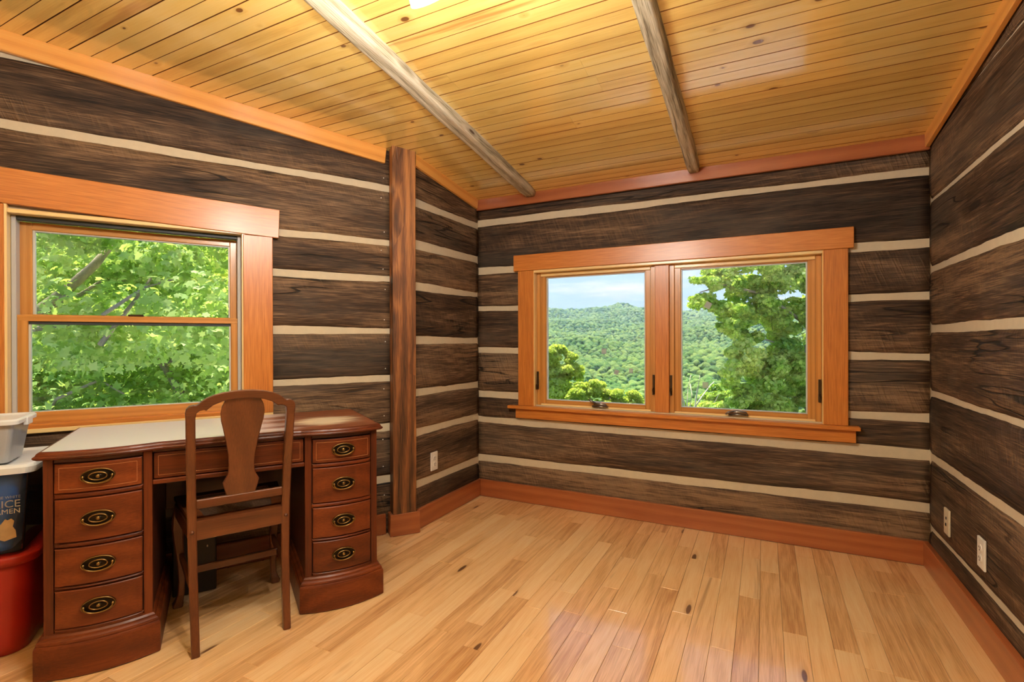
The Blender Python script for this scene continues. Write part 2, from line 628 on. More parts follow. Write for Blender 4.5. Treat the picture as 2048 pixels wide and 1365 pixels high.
M_desk_top = desk_top_mat()
M_brass = plain('antique_brass', srgb(150, 122, 74), 0.32, metal=1.0, noise_amt=0.35, nscale=90)
M_brass_dk = plain('dark_brass', srgb(44, 36, 26), 0.38, metal=0.9, noise_amt=0.4, nscale=70)
M_steel = plain('satin_metal', srgb(150, 146, 138), 0.3, metal=1.0)
M_bronze = plain('lock_bronze', srgb(70, 52, 34), 0.4, metal=0.7)
M_white = plain('white_plastic', srgb(236, 232, 222), 0.4)
M_ivory = plain('ivory_plastic', srgb(222, 208, 178), 0.4)
M_dark = plain('slot_dark', srgb(40, 36, 32), 0.6)
M_vinyl = plain('grey_vinyl', srgb(186, 188, 190), 0.4)
M_gasket = plain('dark_gasket', srgb(52, 58, 60), 0.5)
M_spacer = plain('glass_spacer', srgb(206, 206, 200), 0.35)
M_red = plain('red_plastic', srgb(172, 36, 22), 0.42, noise_amt=0.05)
M_lid = plain('white_lid_plastic', srgb(226, 230, 232), 0.35)
M_clear = glass_mat('clear_bin_plastic', (0.93, 0.96, 1.0, 1), 0.025, 1.22)
M_milky = glass_mat('milky_bin_plastic', (0.84, 0.90, 0.96, 1), 0.42)
M_blue = plain('blue_bag_print', srgb(40, 112, 205), 0.35, noise_amt=0.25, nscale=9)
M_tan = plain('tan_print', srgb(190, 160, 118), 0.5, noise_amt=0.25, nscale=40)
M_print = plain('white_print', srgb(196, 200, 204), 0.5)
M_cloth = plain('pale_cloth', srgb(206, 212, 200), 0.9, noise_amt=0.2, nscale=25)
M_black = plain('black_plastic', srgb(18, 18, 19), 0.45)
M_greytop = plain('grey_top', srgb(120, 116, 110), 0.6, noise_amt=0.12, nscale=200)
M_pane = glass_mat('window_glass', (1, 1, 1, 1))
M_decal = glass_mat('faded_decal', (0.80, 0.74, 0.66, 1), 0.30)
M_cane = plain('woven_cane', srgb(74, 48, 26), 0.7, noise_amt=0.6, nscale=160, bump=0.4)
M_subfloor = plain('subfloor', srgb(60, 38, 22), 0.8)
M_backing = plain('ceiling_backing', srgb(58, 32, 12), 0.8)
M_groove = plain('stained_groove', srgb(140, 80, 24), 0.7)
M_bounce_slab = plain('pale_bounce', srgb(222, 216, 204), 0.9, noise_amt=0.15, nscale=30)


def emit_glass(name, c, s):
    t = NT(name)
    e = t.n.new('ShaderNodeEmission')
    e.inputs['Color'].default_value = c
    e.inputs['Strength'].default_value = s
    t.l.new(e.outputs[0], t.out.inputs['Surface'])
    return t.m


M_shade = emit_glass('lit_frosted_glass', (1.0, 0.93, 0.80, 1), 2.2)


def leaf_mat(name, c0, c1, c2, trans=0.45, sc=0.6):
    t = NT(name)
    geo = t.n.new('ShaderNodeNewGeometry')
    tc = t.n.new('ShaderNodeTexCoord')
    nz = t.noise(tc.outputs['Object'], sc, 3.0, 0.6)
    f = t.math('ADD', t.math('MULTIPLY', geo.outputs['Random Per Island'], 0.5), t.math('MULTIPLY', t.math('SUBTRACT', nz, 0.36), 1.9), clamp=True)
    c = t.ramp(f, [(0.1, c0), (0.5, c1), (0.95, c2)])
    df = t.n.new('ShaderNodeBsdfPrincipled')
    t.l.new(c, df.inputs['Base Color'])
    df.inputs['Roughness'].default_value = 0.55
    df.inputs['Specular IOR Level'].default_value = 0.3
    tl = t.n.new('ShaderNodeBsdfTranslucent')
    t.l.new(t.mix(0.5, c, srgb(200, 220, 60), 'MIX'), tl.inputs['Color'])
    mx = t.n.new('ShaderNodeMixShader')
    mx.inputs[0].default_value = trans
    t.l.new(df.outputs[0], mx.inputs[1])
    t.l.new(tl.outputs[0], mx.inputs[2])
    t.l.new(mx.outputs[0], t.out.inputs['Surface'])
    return t.m


M_leaf_l = leaf_mat('maple_leaf', srgb(124, 166, 78), srgb(172, 204, 112), srgb(218, 232, 150), 0.55)
M_leaf_r = leaf_mat('tree_leaf', srgb(98, 146, 62), srgb(170, 202, 92), srgb(236, 238, 142), 0.55, 0.8)
M_leaf_y = leaf_mat('yellow_green_leaf', srgb(158, 180, 74), srgb(208, 218, 100), srgb(240, 240, 140), 0.55, 0.5)
M_bark = plain('pale_bark', srgb(150, 138, 110), 0.9, noise_amt=0.5, nscale=14, bump=0.4, stretch=(3, 3, 0.6))
M_dead = plain('bleached_branch', srgb(214, 204, 182), 0.8, noise_amt=0.2, nscale=10)


def terrain_mat():
    t = NT('forest_ground')
    tc = t.n.new('ShaderNodeTexCoord')
    n1 = t.noise(tc.outputs['Object'], 0.004, 5.0, 0.6)
    n2 = t.noise(tc.outputs['Object'], 0.05, 4.0, 0.65)
    f = t.math('ADD', t.math('MULTIPLY', n1, 0.6), t.math('MULTIPLY', n2, 0.5), clamp=True)
    c = t.ramp(f, [(0.3, srgb(52, 84, 40)), (0.55, srgb(86, 122, 54)), (0.8, srgb(136, 160, 80))])
    b = t.bsdf(Base_Color=c, Roughness=0.9)
    b.inputs['Specular IOR Level'].default_value = 0.1
    t.l.new(t.bump(n2, 1.0, 6.0), b.inputs['Normal'])
    return t.m


def crown_mat():
    t = NT('forest_crown')
    geo = t.n.new('ShaderNodeNewGeometry')
    oi = t.n.new('ShaderNodeObjectInfo')
    tc = t.n.new('ShaderNodeTexCoord')
    n2 = t.noise(tc.outputs['Object'], 0.9, 4.0, 0.7)
    f = t.math('ADD', t.math('MULTIPLY', geo.outputs['Random Per Island'], 0.35), t.math('MULTIPLY', oi.outputs['Random'], 0.35))
    f = t.math('ADD', f, t.math('MULTIPLY', t.math('SUBTRACT', n2, 0.35), 0.9), clamp=True)
    c = t.ramp(f, [(0.15, srgb(44, 78, 36)), (0.5, srgb(78, 116, 50)), (0.9, srgb(138, 160, 74))])
    b = t.bsdf(Base_Color=c, Roughness=0.9)
    b.inputs['Specular IOR Level'].default_value = 0.1
    t.l.new(t.bump(n2, 1.0, 1.2), b.inputs['Normal'])
    return t.m


M_terrain = terrain_mat()
M_crownleaf = crown_mat()
M_lawn = plain('bank_grass', srgb(120, 150, 62), 0.9, noise_amt=0.5, nscale=1.6)

# ------------------------------------------------------------------ room frames
LA = math.radians(31.5)
FR = {'far': T(0, 3.22, 0),
      'right': T(0.745, 3.20, 0) @ RZ(-PI / 2),          # local x = 3.2 - y
      'corner': T(-1.89, 2.40, 0) @ RZ(PI / 2),          # local x = y - 2.4
      'left': T(-2.024, 2.310, 0) @ RZ(PI / 2 - LA)}     # local x = s (0 at the post, negative towards the back)
SLOPE = 0.125


def ceil_z(y):
    return 2.173 + SLOPE * (3.18 - y)


def left_wall_x(y):
    return -2.024 + (y - 2.31) * math.tan(LA)


def log_mesh(L, a, seed):
    """a = (bottom, top) at left end, (bottom, top) at right end; local frame centred"""
    (b0, t0), (b1, t1) = a
    zc = (b0 + t0 + b1 + t1) / 4
    n = max(4, int(L / 0.045))
    rows = [(0.06, 0.0), (0.010, 0.0), (0.002, 0.06), (0, 0.25), (0, 0.5), (0, 0.75), (0.002, 0.94), (0.010, 1.0), (0.06, 1.0)]
    V, Fc = [], []
    for i in range(n + 1):
        u = i / n
        x = (u - 0.5) * L
        zb = b0 + (b1 - b0) * u - zc
        zt = t0 + (t1 - t0) * u - zc
        xx = x + seed * 17.3
        zb += noise.noise((xx * 2.2, seed, 0)) * 0.007 + noise.noise((xx * 17, seed, 3)) * 0.003
        zt += noise.noise((xx * 2.2, seed, 9)) * 0.007 + noise.noise((xx * 17, seed, 13)) * 0.003
        for k, (dy, fz) in enumerate(rows):
            z = zb + (zt - zb) * fz
            y = dy
            if 0 < k < 8:
                y += noise.noise((xx * 1.6, z * 9, seed)) * 0.004 + noise.noise((xx * 9, z * 40, seed)) * 0.0018
            V.append((x, y, z))
    m = len(rows)
    for i in range(n):
        for k in range(m - 1):
            Fc.append([i * m + k, (i + 1) * m + k, (i + 1) * m + k + 1, i * m + k + 1])
    Fc.append(list(range(m)))
    Fc.append([n * m + k for k in range(m)][::-1])
    return V, Fc, zc


_ls = [0]


def add_log(wall, fr, x0, x1, zl, zr):
    """log between local x0..x1; zl, zr = (bottom, top) at those ends"""
    _ls[0] += 1
    V, Fc, zc = log_mesh(x1 - x0, (zl, zr), _ls[0] * 1.37)
    return mobj('log', V, Fc, M_log, FR[fr] @ T((x0 + x1) / 2, 0, zc), wall, smooth=True)


def backing(name, fr, x0, x1, z1, hole=None, th=0.13, y0=0.011):
    if hole:
        hx0, hx1, hz0, hz1 = hole
        bx = [(x0, hx0, y0, th, 0, z1), (hx1, x1, y0, th, 0, z1), (hx0, hx1, y0, th, 0, hz0), (hx0, hx1, y0, th, hz1, z1)]
    else:
        bx = [(x0, x1, y0, th, 0, z1)]
    V, Fc = join_boxes(bx)
    return tag(mobj(name, V, Fc, M_chink, FR[fr]), kind='structure')


def lerp2(a, b, u):
    return (a[0] + (b[0] - a[0]) * u, a[1] + (b[1] - a[1]) * u)


def log_wall(wall, fr, xL, xR, chinks, bottom, top, hole=None, over=0.02):
    """chinks: [(xa, bottom_a, top_a, xb, bottom_b, top_b)] from low to high; logs fill between"""
    def at(c, x):
        if c[0] == c[3]:
            return (c[1], c[2])
        u = (x - c[0]) / (c[3] - c[0])
        u = max(-0.05, min(1.05, u))
        return (c[1] + (c[4] - c[1]) * u, c[2] + (c[5] - c[2]) * u)
    for i in range(len(chinks) + 1):
        lo = lambda x: bottom if i == 0 else at(chinks[i - 1], x)[1]
        hi = lambda x: top(x) if i == len(chinks) else at(chinks[i], x)[0]
        segs = [(xL, xR)]
        if hole:
            hx0, hx1, hz0, hz1 = hole
            zm0, zm1 = lo((hx0 + hx1) / 2), hi((hx0 + hx1) / 2)
            if zm1 > hz0 + 0.005 and zm0 < hz1 - 0.005:
                segs = [(xL, hx0 - over), (hx1 + over, xR)]
                if zm0 < hz0 - 0.05:
                    add_log(wall, fr, hx0 - over + 0.002, hx1 + over - 0.002, (lo(hx0), hz0 - 0.012), (lo(hx1), hz0 - 0.012))
                if zm1 > hz1 + 0.05:
                    add_log(wall, fr, hx0 - over + 0.002, hx1 + over - 0.002, (hz1 + 0.012, hi(hx0)), (hz1 + 0.012, hi(hx1)))
        for a, b in segs:
            if b - a > 0.02:
                add_log(wall, fr, a, b, (lo(a), hi(a)), (lo(b), hi(b)))


# ---- floor
FLOOR_OUT = [(0.9, 3.36), (-2.05, 3.36), (-2.05, 2.42), (left_wall_x(-1.7) - 0.12, -1.7), (0.9, -1.7)]
V = [(x, y, z) for z in (-0.12, -0.019) for x, y in FLOOR_OUT]
Fc = [[0, 1, 2, 3, 4], [9, 8, 7, 6, 5]] + [[i, 5 + i, 5 + (i + 1) % 5, (i + 1) % 5] for i in range(5)]
floor = tag(mobj('floor', V, Fc, M_subfloor), kind='structure')
PW = 0.0829
k = 0
x = 0.728
rnd = random.Random(5)
while x > -4.4:
    xc = x - PW / 2
    y_hi = 3.205
    if xc < -1.905:
        y_hi = 2.31 + (xc + 2.03) / math.tan(LA) + 0.02
    y_lo = -1.6
    y = y_hi - rnd.uniform(0.0, 0.45)
    cuts = [y_hi]
    while y > 0.55:
        if cuts[-1] - y > 0.12:
            cuts.append(y)
        y -= rnd.choice((0.28, 0.4, 0.55, 0.7, 0.9, 1.1)) * rnd.uniform(0.85, 1.15)
    cuts.append(y_lo)
    for a, b in zip(cuts[:-1], cuts[1:]):
        L = a - b
        if L < 0.05:
            continue
        me_c = (xc, (a + b) / 2, -0.009 + rnd.uniform(-0.0004, 0.0003))
        cbox('plank', me_c, (L - 0.0008, PW - 0.0008, 0.018), M_oak, None, floor, 0.0009, 1, RZ(PI / 2))
        k += 1
    x -= PW

# ---- ceiling
V, Fc = [], []
co = [(0.9, 3.36), (-2.05, 3.36), (-2.05, 2.42), (left_wall_x(-1.7) - 0.12, -1.7), (0.9, -1.7)]
V = [(x, y, ceil_z(y) + dz) for dz in (0.024, 0.16) for x, y in co]
Fc = [[4, 3, 2, 1, 0], [5, 6, 7, 8, 9]] + [[(i + 1) % 5, 5 + (i + 1) % 5, 5 + i, i] for i in range(5)]
ceiling = tag(mobj('ceiling', V, Fc, M_backing), kind='structure')
# unseen slab added to block direct sun from the far and left windows
ro = [(1.0, 3.95), (-2.6, 3.95), (-2.75, 2.60), (left_wall_x(-2.2) - 0.85, -2.2), (1.0, -2.2)]
V = [(x, y, ceil_z(y) + dz) for dz in (0.165, 0.24) for x, y in ro]
tag(mobj('sun_block_slab', V, Fc, M_backing), kind='structure')
CA = math.atan(SLOPE)
cdir = Vector((0, -math.cos(CA), math.sin(CA)))      # up the slope, away from the far wall
cnor = Vector((0, -math.sin(CA), -math.cos(CA)))     # into the room
BW = 0.1285
yj = 2.255 + BW * math.cos(CA) * 8
rnd = random.Random(3)
while yj > -1.65:
    yn = yj - BW * math.cos(CA)
    ym = (yj + yn) / 2
    if yn < 3.2:
        xl = (left_wall_x(ym) if ym < 2.37 else -1.90) - 0.03
        xr = 0.76
        pr = [(0.0024, .014), (0.0024, 0.0), (BW / 2 - 0.0016, 0), (BW / 2 - 0.0016, 0.009), (BW / 2 + 0.0014, 0.009), (BW / 2 + 0.0014, 0),
              (BW - 0.0024, 0), (BW - 0.0024, .014)]
        splits = [xl, xr] if rnd.random() < 0.6 else [xl, xl + (xr - xl) * rnd.uniform(0.25, 0.8), xr]
        for xa, xb in zip(splits[:-1], splits[1:]):
            hl = (xb - xa) / 2 - 0.0003
            V = []
            for sx in (-hl, hl):
                V += [(sx, p, q) for p, q in pr]
            n = len(pr)
            Fc = [[i, i + 1, n + i + 1, n + i] for i in range(n - 1)] + [list(range(n))[::-1], [n + i for i in range(n)]]
            A = axes(((xa + xb) / 2, yj, ceil_z(yj)), (1, 0, 0), cdir, -cnor)
            cbd = mobj('ceiling_board', V, Fc, M_pine, A, ceiling)
            cbd.data.materials.append(M_groove)
            for pi_ in (0, 2, 3, 4, 6):
                cbd.data.polygons[pi_].material_index = 1
    yj = yn

# ---- far wall
FH = (-1.44, 0.288, 0.69, 1.625)
w_far = backing('wall_far', 'far', -2.05, 0.90, 2.35, FH)
far_ch = [(-1.887, .252, .301, .726, .262, .313), (-1.887, .538, .586, .746, .531, .585), (-1.886, .725, .774, .738, .724, .765), (-1.885, 1.053, 1.094, .728, 1.036, 1.074),
          (-1.884, 1.361, 1.401, .738, 1.345, 1.387), (-1.896, 1.633, 1.680, .742, 1.615, 1.658), (-1.895, 1.988, 2.037, .736, 1.987, 2.019)]
log_wall(w_far, 'far', -1.90, 0.75, far_ch, 0.0, lambda x: 2.25, FH)

# ---- right wall (local x = 3.2 - y)
w_right = backing('wall_right', 'right', -0.10, 4.85, 2.95)
r_ch = [(-.017, .181, .198, 1.024, .207, .251), (0, .532, .570, 1.023, .529, .578), (0, .858, .885, 1.023, .854, .894), (-.016, 1.179, 1.217, 1.023, 1.190, 1.221),
        (-.015, 1.482, 1.515, 1.023, 1.468, 1.520), (.023, 1.836, 1.855, 1.023, 1.841, 1.885), (.738, 2.178, 2.180, 1.023, 2.191, 2.221)]
log_wall(w_right, 'right', -0.005, 4.80, r_ch, 0.0, lambda x: max(2.26, ceil_z(3.2 - x) + 0.01))

# ---- corner wall between post and far wall (local x = y - 2.4)
w_cor = backing('wall_corner', 'corner', 0.0, 0.92, 2.42)
c_ch = [(.063, .248, .293, .774, .234, .281), (.064, .560, .608, .775, .560, .603), (.065, .805, .852, .777, .797, .841), (.067, 1.125, 1.172, .778, 1.126, 1.163),
        (.069, 1.455, 1.501, .780, 1.464, 1.501), (.070, 1.704, 1.762, .781, 1.718, 1.769), (.071, 1.966, 2.011, .783, 1.971, 2.012)]
log_wall(w_cor, 'corner', 0.02, 0.815, c_ch, 0.0, lambda x: ceil_z(x + 2.4) + 0.01)

# ---- left wall (local x = s)
LH = (-1.605, -0.722, 0.765, 1.70)
w_left = backing('wall_left', 'left', -4.75, 0.10, 2.95, LH)
l_ch = [(-.60, .294, .342, .035, .294, .342), (-.60, .609, .654, .035, .609, .654), (-.582, .900, .939, .034, .901, .938), (-.581, 1.184, 1.230, .035, 1.184, 1.218),
        (-.58, 1.489, 1.531, .035, 1.496, 1.534), (-.55, 1.710, 1.759, .036, 1.715, 1.747), (-1.622, 2.075, 2.125, .037, 2.038, 2.074), (-1.621, 2.356, 2.420, -1.026, 2.342, 2.349)]
log_wall(w_left, 'left', -4.70, 0.065, l_ch, 0.0, lambda x: max(2.36, ceil_z(2.31 + x * math.cos(LA)) + 0.01), LH)

# pale nail heads by the post
Vn, Fn = lathe([(0.0, 0.0025), (0.0028, 0.002), (0.0034, 0.0)], 8)
for zn in (0.23, 0.40, 0.56, 0.70, 0.86, 0.98, 1.14, 1.27, 1.45, 1.57, 1.68, 1.79, 1.99, 2.11):
    mobj('nail_head', Vn, Fn, M_white, FR['left'] @ T(0.012 + 0.012 * math.sin(zn * 40), -0.002, zn) @ Matrix.Rotation(PI / 2, 4, 'X'), w_left)

# ---- back wall (behind the camera)
V, Fc = join_boxes([(-4.75, 0.90, -1.73, -1.60, 0, 2.95)])
w_back = tag(mobj('wall_back', V, Fc, M_chink), kind='structure')
for i in range(9):
    z0, z1 = 0.31 * i + 0.02, 0.31 * i + 0.28
    _ls[0] += 1
    Vv, Ff, zc = log_mesh(5.44, ((z0, z1), (z0, z1)), _ls[0] * 1.37)
    mobj('log', Vv, Ff, M_log, T(-1.98, -1.60, zc) @ RZ(PI), w_back, smooth=True)

# ---- crown trims, following the ceiling
def crown(name, p0, p1, inward, h=0.072, t=0.022, mat=None):
    """p0,p1 = points on the wall line (x,y); board hangs h below the ceiling"""
    p0 = Vector((p0[0], p0[1], ceil_z(p0[1]) + 0.004))
    p1 = Vector((p1[0], p1[1], ceil_z(p1[1]) + 0.004))
    iw = Vector((inward[0], inward[1], 0)).normalized()
    x = (p1 - p0)
    L = x.length
    x.normalize()
    z = iw.cross(x)
    if z.z < 0:
        z = -z
    y = z.cross(x)
    c = (p0 + p1) / 2 + iw * (t / 2) - z * (h / 2)
    return tag(cbox(name, (0, 0, 0), (L, t, h), mat or M_crown, axes(c, x, y, z), None, 0.003), kind='structure')


crown('trim_1', (-1.886, 3.20), (0.742, 3.20), (0, -1), 0.078, 0.022, M_base)
crown('trim_2', (0.740, 3.178), (0.740, -1.6), (-1, 0))
crown('trim_3', (-1.888, 2.44), (-1.888, 3.178), (1, 0))
_lw = lambda s, o=0.0: (FR['left'] @ Vector((s, o, 0))).to_2d()
_nin = (math.cos(LA), -math.sin(LA))
crown('trim_4', _lw(-4.6), _lw(0.03), _nin, 0.09)

# ---- baseboards
def baseb(name, p0, p1, inward, h=0.122, t=0.022):
    p0, p1 = Vector((*p0, 0)), Vector((*p1, 0))
    iw = Vector((*inward, 0)).normalized()
    x = (p1 - p0)
    L = x.length
    x.normalize()
    c = (p0 + p1) / 2 + iw * (t / 2) + Vector((0, 0, h / 2 + 0.0015))
    z = Vector((0, 0, 1))
    return tag(cbox(name, (0, 0, 0), (L, t, h), M_base, axes(c, x, z.cross(x), z), None, 0.003), kind='structure')


baseb('baseboard_far', (-1.868, 3.22), (0.722, 3.22), (0, -1))
baseb('baseboard_right', (0.745, 3.22), (0.745, -1.58), (-1, 0), 0.12, 0.026)
baseb('baseboard_corner', (-1.892, 2.46), (-1.892, 3.22), (1, 0), 0.12, 0.024)
baseb('baseboard_left', _lw(-4.6), _lw(0.02), _nin, 0.12)

# ---- timber post at the bend of the left wall
pd = math.radians(36)
pxv, pyv = Vector((math.sin(pd), math.cos(pd), 0)), Vector((-math.cos(pd), math.sin(pd), 0))
PM = axes((-1.931, 2.303, 0), pxv, pyv, (0, 0, 1))
post = tag(empty('timber_post', PM), 'rough brown timber post at the bend of the log wall', 'post')
V, Fc = [], []
for i in range(31):
    u = i / 30
    x = (u - 0.5) * 2.33
    w = 0.139 + noise.noise((x * 2.5, 3, 1)) * 0.004
    for (yy, zz) in ((-w / 2, -0.055), (w / 2 - 0.004, -0.055), (w / 2, -0.051), (w / 2, 0.020), (-w / 2, 0.020), ):
        V.append((x, yy + noise.noise((x * 3, yy * 9, 5)) * 0.003, zz))
for i in range(30):
    for kk in range(5):
        Fc.append([i * 5 + kk, i * 5 + (kk + 1) % 5, (i + 1) * 5 + (kk + 1) % 5, (i + 1) * 5 + kk])
Fc += [[4, 3, 2, 1, 0], [150 + q for q in range(5)]]
RPOST = Matrix(((0, 1, 0, 0.0695), (0, 0, 1, 0.055), (1, 0, 0, 1.165), (0, 0, 0, 1)))  # local x up
mobj('post_shaft', V, Fc, M_post, PM @ RPOST, post)
PM2 = axes((-1.942, 2.288, 0), Vector((math.sin(math.radians(38.7)), math.cos(math.radians(38.7)), 0)), Vector((-math.cos(math.radians(38.7)), math.sin(math.radians(38.7)), 0)), (0, 0, 1))
cbox('plinth_board', (0.0885, 0.010, 0.0655), (0.177, 0.020, 0.128), M_base, PM2, post, 0.003)
cbox('plinth_board', (0.010, 0.048, 0.0655), (0.055, 0.020, 0.128), M_base, PM2, post, 0.003, 1, RZ(PI / 2))

# ------------------------------------------------------------------ far window (window_1)
w1 = tag(empty('window_1', T(-0.58, 3.22, 0.69)), kind='structure')
RV = Matrix.Rotation(PI / 2, 4, 'Y')        # local x -> -z : upright boards
F_ = lambda name, x0, x1, y0, y1, z0, z1, mat, up=False, par=w1, c=0.0025: (
    cbox(name, ((x0 + x1) / 2, (y0 + y1) / 2, (z0 + z1) / 2), (z1 - z0, y1 - y0, x1 - x0) if up else (x1 - x0, y1 - y0, z1 - z0), mat, None, par, c, 1, RV if up else None))
F_('header', -1.590, 0.427, 3.194, 3.222, 1.634, 1.746, M_fir)
F_('casing', -1.558, -1.438, 3.200, 3.222, 0.684, 1.634, M_fir, True)
F_('casing', 0.288, 0.402, 3.200, 3.222, 0.684, 1.634, M_fir, True)
F_('stool', -1.627, 0.453, 3.165, 3.262, 0.664, 0.684, M_fir)
F_('apron', -1.577, 0.436, 3.196, 3.222, 0.595, 0.664, M_fir)
F_('jamb', -1.452, -1.434, 3.203, 3.34, 0.684, 1.634, M_jamb, True)
F_('jamb', 0.284, 0.302, 3.203, 3.34, 0.684, 1.634, M_jamb, True)
F_('head_jamb', -1.434, 0.284, 3.203, 3.34, 1.616, 1.634, M_jamb)
F_('sill', -1.434, 0.284, 3.255, 3.36, 0.672, 0.700, M_jamb)
F_('mullion', -0.615, -0.529, 3.232, 3.33, 0.690, 1.616, M_fir, True)
for sx0, sx1, ck in ((-1.434, -0.615, -0.978), (-0.529, 0.284, -0.139)):
    sash = empty('sash', T((sx0 + sx1) / 2, 3.275, 0.70), w1)
    a, b = sx0, sx1
    # frame stop (outer step)
    F_('stop', a, a + 0.030, 3.250, 3.262, 0.690, 1.616, M_sash, True, sash)
    F_('stop', b - 0.030, b, 3.250, 3.262, 0.690, 1.616, M_sash, True, sash)
    F_('stop', a + 0.030, b - 0.030, 3.250, 3.262, 1.592, 1.616, M_jamb, False, sash)
    F_('stile', a + 0.012, a + 0.066, 3.262, 3.300, 0.700, 1.616, M_sash, True, sash)
    F_('stile', b - 0.066, b - 0.012, 3.262, 3.300, 0.700, 1.616, M_sash, True, sash)
    F_('rail', a + 0.066, b - 0.066, 3.262, 3.300, 1.585, 1.616, M_sash, False, sash)
    F_('rail', a + 0.066, b - 0.066, 3.262, 3.300, 0.692, 0.726, M_sash, False, sash)
    for args in ((a + 0.066, a + 0.073, 0.726, 1.585), (b - 0.073, b - 0.066, 0.726, 1.585), (a + 0.073, b - 0.073, 1.579, 1.585), (a + 0.073, b - 0.073, 0.726, 0.731)):
        F_('glazing_bead', args[0], args[1], 3.270, 3.292, args[2], args[3], M_spacer, False, sash, 0.001)
    F_('pane', a + 0.067, b - 0.067, 3.280, 3.285, 0.727, 1.584, M_pane, False, sash, 0)
    # crank operator
    V1 = tube([(ck - 0.035, 3.246, 0.702), (ck - 0.03, 3.236, 0.716), (ck + 0.0, 3.232, 0.722), (ck + 0.045, 3.234, 0.718), (ck + 0.05, 3.24, 0.704)], [0.010, 0.011, 0.009, 0.0065, 0.006], 8)
    V2 = tube([(ck - 0.015, 3.234, 0.722), (ck - 0.05, 3.224, 0.738 if ck < -0.5 else 0.716), (ck - 0.066, 3.222, 0.748 if ck < -0.5 else 0.706)], [0.006, 0.0075, 0.005], 8)
    V3 = join_boxes([(ck - 0.05, ck + 0.055, 3.236, 3.262, 0.6995, 0.708)])
    vv, ff = merge(V1, V2, V3)
    mobj('crank_handle', vv, ff, M_steel, None, w1, True)
    # lock levers on both stiles
    for lx in (a + 0.010, b - 0.010):
        vv, ff = merge(join_boxes([(lx - 0.006, lx + 0.006, 3.238, 3.250, 0.80, 0.925)]), tube([(lx, 3.238, 0.84), (lx, 3.222, 0.83), (lx, 3.216, 0.80)], [0.006, 0.006, 0.004], 6))
        mobj('sash_lock', vv, ff, M_bronze, None, w1)
# faded square stickers on the panes
for px, py, sz, an in ((1208, 703, 0.032, 0.0), (1233, 745, 0.028, 0.2), (1262, 742, 0.026, 0.0), (1416, 611, 0.036, 0.5), (1411, 771, 0.034, 0.0)):
    d = P(px, py, 1.0) - Vector((0, 0, CAM_H))
    q = Vector((0, 0, CAM_H)) + d * (3.278 / d.y)
    cbox('window_sticker', q, (sz, 0.001, sz * 1.1), M_decal, None, w1, 0, 1, Matrix.Rotation(an, 4, 'Y'))

# ------------------------------------------------------------------ left window (window_2), double hung
w2 = tag(empty('window_2', FR['left'] @ T(-1.16, 0, 0.77)), kind='structure')
L_ = lambda name, x0, x1, y0, y1, z0, z1, mat, up=False, par=w2, c=0.0025: (
    cbox(name, ((x0 + x1) / 2, (y0 + y1) / 2, (z0 + z1) / 2), (z1 - z0, y1 - y0, x1 - x0) if up else (x1 - x0, y1 - y0, z1 - z0), mat, FR['left'], par, c, 1, RV if up else None))
# header runs slightly down towards the post, as in the old house
stick('header', (-1.80, -0.014, 1.809), (-0.553, -0.014, 1.764), 0.030, 0.149, M_fir, w2, (0, 0, 1), FR['left'])
L_('casing', -0.722, -0.584, -0.024, 0.004, 0.770, 1.693, M_fir, True)
L_('casing', -1.745, -1.607, -0.024, 0.004, 0.770, 1.726, M_fir, True)
L_('apron', -1.745, -0.584, -0.022, 0.004, 0.752, 0.772, M_jamb)
L_('stool', -1.607, -0.722, -0.020, 0.060, 0.768, 0.790, M_fir)
L_('jamb', -0.728, -0.712, -0.020, 0.15, 0.77, 1.705, M_jamb, True)
L_('jamb', -1.615, -1.599, -0.020, 0.15, 0.77, 1.73, M_jamb, True)
L_('head_jamb', -1.599, -0.728, -0.020, 0.15, 1.692, 1.710, M_jamb)
L_('sill', -1.599, -0.728, 0.055, 0.17, 0.755, 0.786, M_sash)
L_('track', -0.7445, -0.7285, 0.030, 0.125, 0.786, 1.69, M_vinyl, True)
L_('track', -1.5985, -1.5825, 0.030, 0.125, 0.786, 1.69, M_vinyl, True)
L_('track', -1.5825, -0.7445, 0.030, 0.060, 1.672, 1.690, M_gasket)
lo_s = empty('lower_sash', FR['left'] @ T(-1.16, 0.06, 0.79), w2)
L_('stile', -1.596, -1.548, 0.045, 0.082, 0.786, 1.262, M_sash, True, lo_s)
L_('stile', -0.775, -0.735, 0.045, 0.082, 0.786, 1.262, M_sash, True, lo_s)
L_('rail', -1.596, -0.735, 0.044, 0.083, 1.236, 1.264, M_sash, False, lo_s)
L_('rail', -1.548, -0.775, 0.045, 0.082, 0.786, 0.836, M_sash, False, lo_s)
L_('gasket', -1.548, -0.775, 0.055, 0.075, 1.222, 1.236, M_gasket, False, lo_s, 0.001)
L_('glazing_bead', -1.548, -1.541, 0.052, 0.076, 0.836, 1.222, M_spacer, False, lo_s, 0.001)
L_('glazing_bead', -0.782, -0.775, 0.052, 0.076, 0.836, 1.222, M_spacer, False, lo_s, 0.001)
L_('glazing_bead', -1.541, -0.782, 0.052, 0.076, 0.834, 0.839, M_spacer, False, lo_s, 0.001)
L_('pane', -1.547, -0.776, 0.062, 0.067, 0.836, 1.224, M_pane, False, lo_s, 0)
up_s = empty('upper_sash', FR['left'] @ T(-1.16, 0.10, 1.26), w2)
L_('stile', -1.588, -1.542, 0.086, 0.122, 1.235, 1.676, M_sash, True, up_s)
L_('stile', -0.776, -0.745, 0.086, 0.122, 1.235, 1.676, M_sash, True, up_s)
L_('rail', -1.542, -0.776, 0.086, 0.122, 1.642, 1.676, M_sash, False, up_s)
L_('rail', -1.542, -0.776, 0.086, 0.122, 1.235, 1.268, M_sash, False, up_s)
L_('glazing_bead', -1.542, -1.534, 0.092, 0.116, 1.268, 1.642, M_spacer, False, up_s, 0.001)
